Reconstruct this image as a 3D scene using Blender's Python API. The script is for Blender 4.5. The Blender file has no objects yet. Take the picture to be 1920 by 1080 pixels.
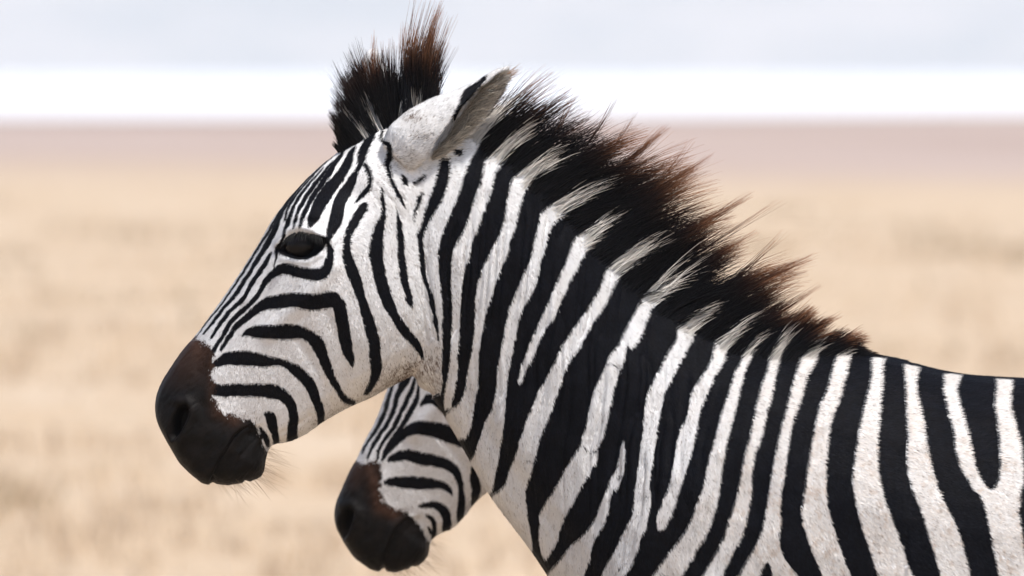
import bpy, math
import numpy as np

sc = bpy.context.scene
COL = sc.collection
R = math.radians
rng = np.random.default_rng(7)

# ------------------------------------------------------------------ camera
S = 0.00071            # metres per photo pixel in the plane y = 0
CD = 12.0              # camera distance to that plane
HY = 135.0             # photo row of the horizon
CZ = 1.68              # camera height
LENS = 36.0 * CD / (1920 * S)
cam = bpy.data.cameras.new("camera")
cam.lens = LENS
cam.sensor_width = 36.0
cam.clip_start = 0.1
cam.clip_end = 60000
cam.shift_y = -(540 - HY) / 1920.0
cam.dof.use_dof = True
cam.dof.focus_distance = CD - 0.06
cam.dof.aperture_fstop = LENS / 46.0
camo = bpy.data.objects.new("camera", cam)
camo.location = (0, -CD, CZ)
camo.rotation_euler = (R(90), 0, 0)
COL.objects.link(camo)
sc.camera = camo

# ------------------------------------------------------------------ sky, sun, exposure
SUN_EL, SUN_AZ = 62.0, 140.0        # azimuth clockwise from +Y: 180 = behind the camera
w = bpy.data.worlds.new("World"); sc.world = w; w.use_nodes = True
nt = w.node_tree
sky = nt.nodes.new("ShaderNodeTexSky")
sky.sky_type = 'NISHITA'; sky.sun_disc = False
sky.sun_elevation = R(SUN_EL); sky.sun_rotation = R(SUN_AZ)
sky.air_density = 1.0; sky.dust_density = 2.0; sky.ozone_density = 1.0
bgn = nt.nodes["Background"]; bgn.inputs["Strength"].default_value = 0.12
nt.links.new(sky.outputs[0], bgn.inputs["Color"])
sl = bpy.data.lights.new("sun", 'SUN'); sl.energy = 2.9; sl.angle = R(3.0); sl.color = (1.0, 0.955, 0.89)
so = bpy.data.objects.new("sun", sl)
from mathutils import Vector
sdir = Vector((math.sin(R(SUN_AZ)) * math.cos(R(SUN_EL)), math.cos(R(SUN_AZ)) * math.cos(R(SUN_EL)), math.sin(R(SUN_EL))))
so.rotation_euler = sdir.to_track_quat('Z', 'Y').to_euler()
so.location = (0, -20, 30)
COL.objects.link(so)
vs = sc.view_settings
vs.view_transform = 'Standard'; vs.look = 'None'; vs.gamma = 1.0; vs.use_curve_mapping = False
vs.exposure = 0.88
sc.cycles.use_denoising = True
sc.cycles.volume_bounces = 1
sc.cycles.transparent_max_bounces = 8

# ------------------------------------------------------------------ generic helpers
def mesh_obj(name, V, F, mat=None, parent=None, smooth=False, face_sizes=None):
    """V (n,3) array, F (m,k) int array."""
    me = bpy.data.meshes.new(name)
    V = np.asarray(V, dtype=np.float32); F = np.asarray(F, dtype=np.int32)
    me.vertices.add(len(V)); me.vertices.foreach_set("co", V.ravel())
    k = F.shape[1]
    me.loops.add(F.size); me.loops.foreach_set("vertex_index", F.ravel())
    me.polygons.add(len(F))
    me.polygons.foreach_set("loop_start", np.arange(0, F.size, k, dtype=np.int32))
    me.update(calc_edges=True)
    if smooth:
        me.polygons.foreach_set("use_smooth", np.ones(len(me.polygons), dtype=bool))
    o = bpy.data.objects.new(name, me)
    if mat: me.materials.append(mat)
    COL.objects.link(o)
    if parent: o.parent = parent
    return o

def set_attr(me, name, typ, data):
    a = me.attributes.new(name, typ, 'POINT')
    key = {'FLOAT': 'value', 'FLOAT_COLOR': 'color', 'FLOAT_VECTOR': 'vector'}[typ]
    a.data.foreach_set(key, np.ascontiguousarray(data, dtype=np.float32).ravel())

def tag(o, label=None, cat=None, kind=None):
    if label: o["label"] = label
    if cat: o["category"] = cat
    if kind: o["kind"] = kind
    return o

def sstep(a, b, x):
    t = np.clip((x - a) / (b - a), 0, 1); return t * t * (3 - 2 * t)

def vnoise(P, scale, seed=0):
    """smooth value noise of 3D points (n,3) in [-1,1]"""
    q = np.asarray(P, dtype=np.float64) / scale + 1000.0
    i = np.floor(q).astype(np.int64); f = q - i; f = f * f * (3 - 2 * f)
    out = np.zeros(len(q))
    for dx in (0, 1):
        for dy in (0, 1):
            for dz in (0, 1):
                h = (i[:, 0] + dx) * 374761393 + (i[:, 1] + dy) * 668265263 + (i[:, 2] + dz) * 2147483647 + seed * 974634777
                h = (h ^ (h >> 13)) * 1274126177; h = h ^ (h >> 16)
                v = (h & 0xffff) / 32767.5 - 1
                wgt = (f[:, 0] if dx else 1 - f[:, 0]) * (f[:, 1] if dy else 1 - f[:, 1]) * (f[:, 2] if dz else 1 - f[:, 2])
                out += v * wgt
    return out

def crom(P, n):
    """Catmull-Rom resample of rows of P, n steps per span"""
    P = np.asarray(P, dtype=float)
    Q = np.vstack([2 * P[0] - P[1], P, 2 * P[-1] - P[-2]])
    out = []
    ts = np.arange(n) / n
    for i in range(1, len(Q) - 2):
        p0, p1, p2, p3 = Q[i - 1], Q[i], Q[i + 1], Q[i + 2]
        t = ts[:, None]
        out.append(0.5 * ((2 * p1) + (-p0 + p2) * t + (2 * p0 - 5 * p1 + 4 * p2 - p3) * t ** 2 + (-p0 + 3 * p1 - 3 * p2 + p3) * t ** 3))
    out.append(P[-1:])
    return np.vstack(out)

# ------------------------------------------------------------------ material helpers
def new_mat(name):
    m = bpy.data.materials.new(name); m.use_nodes = True
    m.node_tree.nodes.clear()
    return m, m.node_tree

class NB:
    def __init__(s, tree): s.t = tree
    def n(s, typ, **kw):
        nd = s.t.nodes.new(typ)
        for k, v in kw.items():
            if k == 'ins':
                for kk, vv in v.items(): s.put(nd.inputs[kk], vv)
            else: setattr(nd, k, v)
        return nd
    def put(s, sock, v):
        if hasattr(v, 'is_output') or isinstance(v, bpy.types.NodeSocket): s.t.links.new(v, sock)
        else: sock.default_value = v
    def math(s, op, a, b=None, clamp=False):
        nd = s.t.nodes.new("ShaderNodeMath"); nd.operation = op; nd.use_clamp = clamp
        s.put(nd.inputs[0], a)
        if b is not None: s.put(nd.inputs[1], b)
        return nd.outputs[0]
    def ramp(s, x, a, b):
        nd = s.t.nodes.new("ShaderNodeMapRange"); nd.interpolation_type = 'SMOOTHSTEP'
        s.put(nd.inputs[0], x); s.put(nd.inputs[1], a); s.put(nd.inputs[2], b)
        return nd.outputs[0]
    def mix(s, f, a, b):
        nd = s.t.nodes.new("ShaderNodeMix"); nd.data_type = 'RGBA'
        s.put(nd.inputs[0], f); s.put(nd.inputs[6], a); s.put(nd.inputs[7], b)
        return nd.outputs[2]
    def attr(s, name):
        return s.n("ShaderNodeAttribute", attribute_name=name)
    def noise(s, vec, scale, detail=3.0, rough=0.5):
        nd = s.n("ShaderNodeTexNoise"); nd.inputs["Scale"].default_value = scale
        nd.inputs["Detail"].default_value = detail; nd.inputs["Roughness"].default_value = rough
        if vec is not None: s.put(nd.inputs["Vector"], vec)
        return nd.outputs[0]

def c4(r, g, b): return (r, g, b, 1.0)

# ------------------------------------------------------------------ ground, lake, hills
def mat_ground():
    m, t = new_mat("dry_grassland"); b = NB(t)
    geo = b.n("ShaderNodeNewGeometry")
    pos = geo.outputs["Position"]
    sep = b.n("ShaderNodeSeparateXYZ", ins={0: pos})
    big = b.noise(pos, 0.55, 4, 0.6)
    mid = b.noise(pos, 1.9, 4, 0.65)
    sp = b.n("ShaderNodeMapping", ins={0: pos, 3: (0.02, 0.012, 1)})
    far = b.noise(sp.outputs[0], 1.6, 3, 0.55)
    fine = b.noise(pos, 14, 3, 0.6)
    straw = b.mix(b.ramp(big, 0.35, 0.65), c4(0.425, 0.325, 0.225), c4(0.48, 0.385, 0.285))
    straw = b.mix(b.ramp(mid, 0.40, 0.72), straw, c4(0.42, 0.30, 0.19))
    straw = b.mix(b.math('MULTIPLY', b.ramp(mid, 0.60, 0.72), 0.42), straw, c4(0.22, 0.18, 0.11))
    straw = b.mix(b.math('MULTIPLY', b.ramp(fine, 0.45, 0.7), 0.35), straw, c4(0.58, 0.455, 0.32))
    # damp, darker flats toward the lake shore (y about 140 m and beyond)
    yy = b.math('ADD', sep.outputs[1], b.math('MULTIPLY', b.math('SUBTRACT', far, 0.5), 110.0))
    xx = b.math('MULTIPLY', sep.outputs[0], -1.2)
    damp = b.ramp(b.math('SUBTRACT', yy, xx), 105.0, 165.0)
    mud = b.mix(b.ramp(far, 0.3, 0.7), c4(0.30, 0.225, 0.195), c4(0.40, 0.318, 0.28))
    colr = b.mix(b.math('MULTIPLY', damp, 0.9), straw, mud)
    bs = b.n("ShaderNodeBsdfPrincipled", ins={"Base Color": colr, "Roughness": 0.95, "Specular IOR Level": 0.1})
    out = b.n("ShaderNodeOutputMaterial", ins={0: bs.outputs[0]})
    return m

def mat_lake():
    m, t = new_mat("salt_lake"); b = NB(t)
    geo = b.n("ShaderNodeNewGeometry")
    sp = b.n("ShaderNodeMapping", ins={0: geo.outputs["Position"], 3: (0.004, 0.0015, 1)})
    f = b.noise(sp.outputs[0], 2.0, 3, 0.5)
    colr = b.mix(b.ramp(f, 0.3, 0.7), c4(0.80, 0.80, 0.80), c4(0.86, 0.86, 0.85))
    bs = b.n("ShaderNodeBsdfPrincipled", ins={"Base Color": colr, "Roughness": 0.35, "Specular IOR Level": 0.5})
    b.n("ShaderNodeOutputMaterial", ins={0: bs.outputs[0]})
    return m

def mat_hills():
    m, t = new_mat("hill_scrub"); b = NB(t)
    geo = b.n("ShaderNodeNewGeometry")
    sp = b.n("ShaderNodeMapping", ins={0: geo.outputs["Position"], 3: (0.006, 0.006, 0.02)})
    f = b.noise(sp.outputs[0], 1.0, 4, 0.6)
    colr = b.mix(b.ramp(f, 0.35, 0.65), c4(0.10, 0.115, 0.06), c4(0.34, 0.29, 0.20))
    bs = b.n("ShaderNodeBsdfPrincipled", ins={"Base Color": colr, "Roughness": 1.0, "Specular IOR Level": 0.0})
    b.n("ShaderNodeOutputMaterial", ins={0: bs.outputs[0]})
    return m

def grid(xs, ys, zf):
    X, Y = np.meshgrid(xs, ys)
    Z = zf(X, Y)
    V = np.stack([X.ravel(), Y.ravel(), Z.ravel()], 1)
    nx, ny = len(xs), len(ys)
    i = np.arange(nx - 1)[None, :] + nx * np.arange(ny - 1)[:, None]
    F = np.stack([i, i + 1, i + nx + 1, i + nx], -1).reshape(-1, 4)
    return V, F

def gz(X, Y):
    P = np.stack([X.ravel(), Y.ravel(), 0 * X.ravel()], 1)
    n = vnoise(P, 3.0, 3) * 0.03 + vnoise(P, 0.9, 4) * 0.015
    fade = np.clip((np.abs(Y.ravel() - 20) - 60) / 40, 0, 1)
    near = np.clip((np.hypot(X.ravel() - 0.6, Y.ravel()) - 3) / 4, 0, 1)
    return (n * (1 - fade) * near).reshape(X.shape)
xs = np.concatenate([[-9000, -3000, -900, -250, -80], np.arange(-40, 40.1, 0.8), [80, 250, 900, 3000, 9000]])
ys = np.concatenate([[-400, -120, -60], np.arange(-40, 120.1, 0.8), [160, 220, 300, 500, 1000, 3000, 8000, 14000]])
V, F = grid(xs, ys, gz)
tag(mesh_obj("ground", V, F, mat_ground(), smooth=True), kind="structure")

# lake: a sheet with a wandering near shore
lx = np.linspace(-3500, 3500, 281)
P = np.stack([lx, 0 * lx, 0 * lx], 1)
near = 318 + vnoise(P, 60.0, 11) * 9 + vnoise(P, 18.0, 12) * 4 + np.clip(lx - 8, 0, 40) * 2.2
rows = [near, near + 60, near * 0 + 900, near * 0 + 2500, near * 0 + 5600]
V = np.vstack([np.stack([lx, r_, 0 * lx + 0.05], 1) for r_ in rows])
n = len(lx)
F = np.array([[r_ * n + i, r_ * n + i + 1, (r_ + 1) * n + i + 1, (r_ + 1) * n + i] for r_ in range(len(rows) - 1) for i in range(n - 1)])
tag(mesh_obj("lake", V, F, mat_lake(), smooth=True), kind="structure")

def hz(X, Y):
    P = np.stack([X.ravel(), Y.ravel(), 0 * X.ravel()], 1)
    rise = np.clip((Y.ravel() - 5350) / 900, 0, 1)
    top = 330 + vnoise(P, 900, 21) * 70 + vnoise(P, 300, 22) * 35
    gul = vnoise(P, 110, 23) * 26 + vnoise(P, 45, 24) * 10
    return (-3 + rise ** 0.8 * (top + gul)).reshape(X.shape)
V, F = grid(np.linspace(-3400, 3400, 240), np.linspace(5330, 6500, 60), hz)
tag(mesh_obj("hills", V, F, mat_hills(), smooth=True), kind="structure")

# ------------------------------------------------------------------ dry grass
def mat_grass():
    m, t = new_mat("dry_grass_blades"); b = NB(t)
    a = b.attr("col")
    d = b.n("ShaderNodeBsdfDiffuse", ins={"Color": a.outputs["Color"]})
    tr = b.n("ShaderNodeBsdfTranslucent", ins={"Color": a.outputs["Color"]})
    mx = b.n("ShaderNodeMixShader", ins={0: 0.35, 1: d.outputs[0], 2: tr.outputs[0]})
    b.n("ShaderNodeOutputMaterial", ins={0: mx.outputs[0]})
    return m

def make_grass():
    N = 44000
    y = -8 + 125 * rng.random(N) ** 1.6
    half = 4.0 + (y + 12) * 0.13
    x = (rng.random(N) * 2 - 1) * half
    P = np.stack([x, y, 0 * x], 1)
    patch = vnoise(P, 2.2, 31) + 0.7 * vnoise(P, 0.8, 32)
    keep = patch > -0.55 + 0.6 * rng.random(N) + np.clip((y - 40) / 50, 0, 1.6)
    x, y, patch, P = x[keep], y[keep], patch[keep], P[keep]
    N = len(x)
    z0 = gz(x[None], y[None])[0] if False else 0 * x
    h = (0.05 + 0.07 * rng.random(N)) * (1 + 0.45 * np.clip(patch, 0, 1.2))
    K = 5
    Vs, Fs, Cs = [], [], []
    for k in range(K):
        a = rng.random(N) * 2 * math.pi
        lean = h * (0.25 + 0.6 * rng.random(N))
        wd = 0.006 + 0.006 * rng.random(N)
        bx, by = x + rng.normal(0, 0.03, N), y + rng.normal(0, 0.03, N)
        px_, py_ = -np.sin(a) * wd, np.cos(a) * wd
        v0 = np.stack([bx - px_, by - py_, z0 - 0.03], 1)
        v1 = np.stack([bx + px_, by + py_, z0 - 0.03], 1)
        v2 = np.stack([bx + np.cos(a) * lean, by + np.sin(a) * lean, z0 + h], 1)
        Vs.append(np.stack([v0, v1, v2], 1).reshape(-1, 3))
        r = rng.random(N)[:, None]
        c = (1 - r) * np.array([0.57, 0.435, 0.30]) + r * np.array([0.69, 0.565, 0.42])
        dk = (patch > 0.75)[:, None] & (rng.random(N)[:, None] < 0.65)
        c = np.where(dk, np.array([0.27, 0.205, 0.12]), c)
        Cs.append(np.repeat(c, 3, 0))
    V = np.vstack(Vs); C = np.vstack(Cs)
    F = np.arange(len(V)).reshape(-1, 3)
    o = mesh_obj("dry_grass", V, F, mat_grass())
    set_attr(o.data, "col", 'FLOAT_COLOR', np.hstack([C, np.ones((len(C), 1))]))
    tag(o, "short dry straw coloured grass covering the plain", "grass", "stuff")
make_grass()

# ================================================================== ZEBRAS
# Outline sections and coat stripes are given in photo pixels of each animal's
# middle plane / near flank, then turned into positions on the real body.
def PTS(s): return [tuple(float(v) for v in p.split(',')) for p in s.split()]

HEADPROF = ([0, .03, .10, .2, .32, .45, .6, .75, .88, .96, 1], [0, .34, .58, .78, .95, 1, .97, .90, .74, .46, 0])
MUZPROF = ([0, .03, .10, .2, .32, .45, .6, .75, .88, .96, 1], [0, .42, .70, .88, .98, 1, 1, .95, .80, .50, 0])
NECKPROF = ([0, .02, .08, .18, .32, .48, .65, .8, .92, .98, 1], [0, .17, .34, .60, .86, 1, .99, .88, .62, .34, 0])
BODYPROF = ([0, .02, .08, .18, .32, .48, .65, .8, .92, .98, 1], [0, .20, .45, .72, .92, 1, .99, .90, .64, .34, 0])

def loft(secs, ym, f, K=26, sub=6):
    """secs rows: tx,ty,bx,by,w,profile mix a (0..1),(kind) -> V,F in metres; f = px size multiplier, ym = mid plane"""
    A = crom(np.array([s[:7] for s in secs], float), sub)
    th = np.linspace(0, math.pi, K)
    t = (1 - np.cos(th)) / 2
    rings = []
    for tx, ty, bx, by, wd, m1, m2 in A:
        pr = (1 - m1 - m2) * np.interp(t, *HEADPROF) + m1 * np.interp(t, *MUZPROF) + m2 * np.interp(t, *NECKPROF)
        if m2 > 1.0:
            k = min(m2 - 1, 1); pr = (1 - k) * np.interp(t, *NECKPROF) + k * np.interp(t, *BODYPROF)
        px = tx + (bx - tx) * t; py = ty + (by - ty) * t
        X = (px - 960) * S * f; Z = CZ - (py - HY) * S * f; Y = max(wd, 2) * S * f * pr
        near = np.stack([X, ym - Y, Z], 1); far = np.stack([X, ym + Y, Z], 1)[::-1][1:-1]
        rings.append(np.vstack([near, far]))
    M = len(rings[0]); n = len(rings)
    V = np.vstack(rings + [rings[0].mean(0)[None], rings[-1].mean(0)[None]])
    F = []
    for r in range(n - 1):
        for i in range(M):
            j = (i + 1) % M
            F.append((r * M + i, r * M + j, (r + 1) * M + j)); F.append((r * M + i, (r + 1) * M + j, (r + 1) * M + i))
    c0, c1 = n * M, n * M + 1
    for i in range(M):
        j = (i + 1) % M
        F.append((c0, j, i)); F.append((c1, (n - 1) * M + i, (n - 1) * M + j))
    return V, np.array(F)

def tube(path, ym, f, sgn=1, M=20, sub=5):
    """path rows: px, py, y-offset px, radius along picture, radius across (px)"""
    A = crom(np.array(path, float), sub)
    C = np.stack([(A[:, 0] - 960) * S * f, ym + sgn * A[:, 2] * S * f, CZ - (A[:, 1] - HY) * S * f], 1)
    T = np.gradient(C, axis=0); T /= np.linalg.norm(T, axis=1)[:, None]
    a = np.arange(M) * 2 * math.pi / M
    rings = []
    for c, t, r1, r2 in zip(C, T, A[:, 3] * S * f, A[:, 4] * S * f):
        u = np.cross((0, 1, 0), t); u /= np.linalg.norm(u); v = np.cross(t, u)
        rings.append(c + np.outer(np.cos(a) * r1, u) + np.outer(np.sin(a) * r2, v))
    n = len(rings)
    V = np.vstack(rings + [C[:1], C[-1:]])
    F = []
    for r in range(n - 1):
        for i in range(M):
            j = (i + 1) % M
            F.append((r * M + i, r * M + j, (r + 1) * M + j)); F.append((r * M + i, (r + 1) * M + j, (r + 1) * M + i))
    for i in range(M):
        j = (i + 1) % M
        F.append((n * M, j, i)); F.append((n * M + 1, (n - 1) * M + i, (n - 1) * M + j))
    return V, np.array(F)

def ear_mesh(LR, rimA, ym, f, y0, lean, sgn, thick=11, depth=0.62):
    """cupped ear. LR rows: u,lx,ly,rx,ry ; opening towards the side & rear"""
    us = np.linspace(0, 1, 30)
    LR = np.array(LR, float)
    g = lambda k: np.interp(us, LR[:, 0], LR[:, k])
    lx, ly, rx, ry = g(1), g(2), g(3), g(4)
    ra = np.interp(us, [r[0] for r in rimA], [r[1] for r in rimA])
    rings = []
    nv = 26
    for i, u in enumerate(us):
        c = np.array([(lx[i] + rx[i]) / 2, (ly[i] + ry[i]) / 2]); h = np.array([rx[i] - lx[i], ry[i] - ly[i]]) / 2
        r = np.hypot(*h)
        pa = max(-0.999, min(0.999, 2 * ra[i] - 1))
        phiA = math.acos(pa)                    # near rim angle
        phiB = math.radians(-25) * (1 if u > 0.12 else u / 0.12)
        if u < 0.12: phiA = phiA * (u / 0.12)
        ph = np.linspace(phiA, 2 * math.pi + phiB, nv)
        yo = y0 + lean * u                      # lateral offset of the ear axis (px, towards its side)
        def ring(k):
            rr = max(r - k, 1.0) / max(r, 1e-3)
            px = c[0] + h[0] * np.cos(ph) * rr; py = c[1] + h[1] * np.cos(ph) * rr
            yy = yo + (r * depth) * np.sin(ph) * rr
            return np.stack([(px - 960) * S * f, ym - sgn * yy * S * f, CZ - (py - HY) * S * f], 1)
        tk = max(thick * (1 - 0.35 * u), r * 0.97 * (1 - float(sstep(.10, .34, u))))
        rings.append((ring(0), ring(tk)))
    V = []; idx = lambda i, s, j: (i * 2 + s) * nv + j
    for a, b_ in rings: V += [a, b_]
    V = np.vstack(V); F = []
    n = len(rings)
    for i in range(n - 1):
        for j in range(nv - 1):
            F.append((idx(i, 0, j), idx(i, 0, j + 1), idx(i + 1, 0, j + 1), idx(i + 1, 0, j)))
            F.append((idx(i, 1, j), idx(i + 1, 1, j), idx(i + 1, 1, j + 1), idx(i, 1, j + 1)))
        for j in (0, nv - 1):
            F.append((idx(i, 0, j), idx(i + 1, 0, j), idx(i + 1, 1, j), idx(i, 1, j)) if j == 0 else (idx(i, 0, j), idx(i, 1, j), idx(i + 1, 1, j), idx(i + 1, 0, j)))
    for i in (0, n - 1):
        for j in range(nv - 1):
            q = (idx(i, 0, j), idx(i, 1, j), idx(i, 1, j + 1), idx(i, 0, j + 1))
            F.append(q if i == 0 else q[::-1])
    F = np.array(F); F = np.vstack([F[:, [0, 1, 2]], F[:, [0, 2, 3]]])
    if sgn < 0: F = F[:, ::-1]
    return V, F

# ---- field functions on pixel coordinates
def sd_poly(P, poly, pad=16.0, far=-16.0):
    """signed distance (>0 inside) of points to closed polygon, clipped far away"""
    poly = np.asarray(poly, float)
    out = np.full(len(P), far)
    lo, hi = poly.min(0) - pad, poly.max(0) + pad
    ix = np.nonzero((P[:, 0] > lo[0]) & (P[:, 0] < hi[0]) & (P[:, 1] > lo[1]) & (P[:, 1] < hi[1]))[0]
    if not len(ix): return out
    p = P[ix]; d2 = np.full(len(p), 1e12); ins = np.zeros(len(p), bool)
    for a, b_ in zip(poly, np.roll(poly, -1, 0)):
        e = b_ - a; L = e @ e
        if L < 1e-9: continue
        t = np.clip(((p - a) @ e) / L, 0, 1)
        q = p - a - t[:, None] * e
        d2 = np.minimum(d2, (q * q).sum(1))
        c = ((a[1] > p[:, 1]) != (b_[1] > p[:, 1]))
        if c.any():
            xi = a[0] + (p[:, 1] - a[1]) * e[0] / (e[1] if abs(e[1]) > 1e-9 else 1e-9)
            ins ^= c & (p[:, 0] < xi)
    d = np.sqrt(d2)
    out[ix] = np.maximum(np.where(ins, d, -d), far)
    return out

def sd_stroke(P, st, pad=16.0, far=-16.0):
    A = crom(np.array(st, float), 5) if len(st) > 2 else np.array(st, float)
    A[:, 2] = np.maximum(A[:, 2], 0.5)
    out = np.full(len(P), far)
    lo, hi = A[:, :2].min(0) - pad - A[:, 2].max() / 2, A[:, :2].max(0) + pad + A[:, 2].max() / 2
    ix = np.nonzero((P[:, 0] > lo[0]) & (P[:, 0] < hi[0]) & (P[:, 1] > lo[1]) & (P[:, 1] < hi[1]))[0]
    if not len(ix): return out
    p = P[ix]; best = np.full(len(p), far)
    for a, b_ in zip(A[:-1], A[1:]):
        e = b_[:2] - a[:2]; L = e @ e
        t = np.clip(((p - a[:2]) @ e) / max(L, 1e-9), 0, 1)
        d = np.linalg.norm(p - a[:2] - t[:, None] * e, axis=1)
        best = np.maximum(best, (a[2] + (b_[2] - a[2]) * t) / 2 - d)
    out[ix] = best
    return out

def rows_poly(rows):
    """rows (y,xl,xr) -> smooth closed polygon"""
    r = np.array(rows, float)
    L = crom(r[:, [1, 0]], 4); Rr = crom(r[:, [2, 0]], 4)
    return np.vstack([L, Rr[::-1]])

def d_polyline(P, pts):
    """distance to polyline, arclength fraction parameter (index units) and signed side"""
    pts = np.asarray(pts, float)[:, :2]
    best = np.full(len(P), 1e9); par = np.zeros(len(P)); side = np.zeros(len(P))
    for i, (a, b_) in enumerate(zip(pts[:-1], pts[1:])):
        e = b_ - a; L = e @ e
        t = np.clip(((P - a) @ e) / L, 0, 1)
        q = P - a - t[:, None] * e
        d = np.sqrt((q * q).sum(1))
        m = d < best
        best[m] = d[m]; par[m] = i + t[m]; side[m] = np.sign(e[0] * q[m, 1] - e[1] * q[m, 0])
    return best, par, side

# ---- near animal: black strokes on the white face (x,y,width)
FACE = [PTS(s) for s in (
 "369,630,2 393,598,3.5 423,560,4 450,520,4.5 480,472,5 500,440,6 520,407,6 537,381,5 560,352,4 593,321,4 622,294,3",
 "382,626,4 402,602,6 420,577,7 437,559,7 455,532,8 470,508,8 487,480,9 502,457,11 513,435,12 521,415,11 528,399,9 535,387,6 552,364,4 578,334,3",
 "396,634,5 418,600,8 437,578,8 457,558,9 470,535,9 487,510,9 500,490,9 509,473,5",
 "395,664,8 408,645,8 420,628,9 432,605,9 452,585,9 478,560,9 500,526,12 520,508,18 538,504,22 563,510,22 592,514,24 608,508,22 617,488,16 619,470,13 614,452,8 621,432,20 629,412,25 634,388,24 641,372,22 650,357,22 660,338,16 668,322,9 675,303,14 679,285,17 689,266,16 700,246,13 706,233,12",
 "415,655,6 430,632,9 443,612,11 460,597,13 480,580,17 500,568,22 513,566,25 530,565,28 550,561,28 580,565,31 600,564,32 620,560,31 635,572,26 641,600,24 646,630,23 651,655,20 657,674,13 660,686,4",
 "455,628,3 468,622,16 485,621,24 510,622,27 540,621,29 562,622,24 580,630,22 595,643,26 604,662,22 612,685,18 622,708,15 634,728,12 646,746,13 662,754,12",
 "404,682,12 425,672,24 445,671,28 470,672,28 500,676,22 525,678,13 540,684,16 555,694,22 572,708,22 584,725,20 590,742,19 597,760,18 602,778,16 604,792,14",
 "396,729,22 420,731,24 452,730,25 480,731,25 510,733,27 532,742,24 546,758,19 550,780,19 549,800,20 548,826,22",
 "498,775,8 507,780,18 511,798,19 516,815,13 518,832,10",
 "487,800,4 493,810,9 499,822,11 503,835,9",
 "683,310,9 690,325,11 693,340,9 690,352,9 680,366,9 668,379,5 663,382,2",
 "665,277,5 657,290,12 650,308,17 640,327,19 622,350,24 609,368,26 600,382,26 593,398,24 585,413,19 580,423,12",
 "642,287,5 630,303,10 617,323,12 603,345,12 590,363,11 580,380,10 571,398,9 565,415,8 561,425,4",
 "622,304,4 600,333,7 582,357,8 567,380,8 558,398,7 554,414,7 550,428,3",
 "605,316,3 580,345,5 562,368,7 552,385,7 545,402,8 540,418,9 534,430,7 531,443,6 526,455,5 519,466,9 519,478,5 515,495,3 509,516,2",
 "588,328,3 558,362,5 545,380,6 538,395,5 535,412,4",
 "718,236,4 713,252,5 711,260,6 716,266,7 727,271,9 730,282,10 729,295,13 725,306,13 726,318,10 732,335,8 738,350,8 746,363,9 753,376,7 759,388,2",
 "790,362,7 785,372,10 780,388,7 776,403,4 774,414,2",
 "752,328,4 757,337,12 763,346,3", "776,341,8 786,336,10 794,329,6",
 "849,228,7 853,215,9 862,198,11 872,181,17 882,170,16 893,161,12 908,148,8",
 "948,160,9 944,175,13 935,192,14 918,220,13 902,240,11",
 "848,282,6 858,287,14 864,283,6",
)]
FACE_ROWS = [PTS(s) for s in (
 "380,682,688 385,675,688 398,665,685 415,655,675 432,648,665 448,643,657 465,642,657 482,641,661 498,645,668 520,652,677 545,662,682 570,672,690 595,678,700 620,684,707 645,690,713 670,692,714 697,695,715 715,690,707 728,685,699 740,680,690",
 "350,712,714 357,712,718 373,712,720 390,713,722 407,710,722 423,700,721 440,695,719 457,692,718 473,690,718 490,693,719 517,699,724 545,707,732 570,717,740 595,732,752 620,748,770 637,763,785 653,778,792 670,789,795",
 "387,740,742 407,742,749 423,742,753 448,743,757 473,744,758 498,746,761 520,748,764 537,753,767 553,759,772 563,760,774 573,767,773",
 "296,826,842 303,822,842 333,816,840 357,808,835 373,803,828 390,797,818 407,792,807 423,787,800 437,780,794 453,782,792 473,783,795 498,787,797 517,790,799 537,797,805 553,802,812 570,805,815 587,809,817 603,811,821 620,817,822 640,820,823",
 "250,905,1000 275,895,925 290,885,907 315,872,904 340,865,898 357,860,892 390,848,880 423,833,872 457,822,853 490,821,846 520,823,846 570,828,847 620,828,848 653,828,846 690,827,840 715,828,838 735,826,832",
)]
MUZZLE = PTS("200,700 350,640 367,632 380,637 393,650 401,668 402,680 398,703 403,717 400,735 399,748 407,757 413,770 424,776 435,777 460,784 475,791 487,805 491,820 493,833 500,841 530,900 480,960 250,960")
HEADNECK = PTS("1000,80 965,180 930,236 903,280 889,315 876,357 864,390 850,423 838,457 834,490 835,520 838,570 838,620 836,653 832,690 831,715 829,735 812,742 800,760 700,900")
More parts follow.
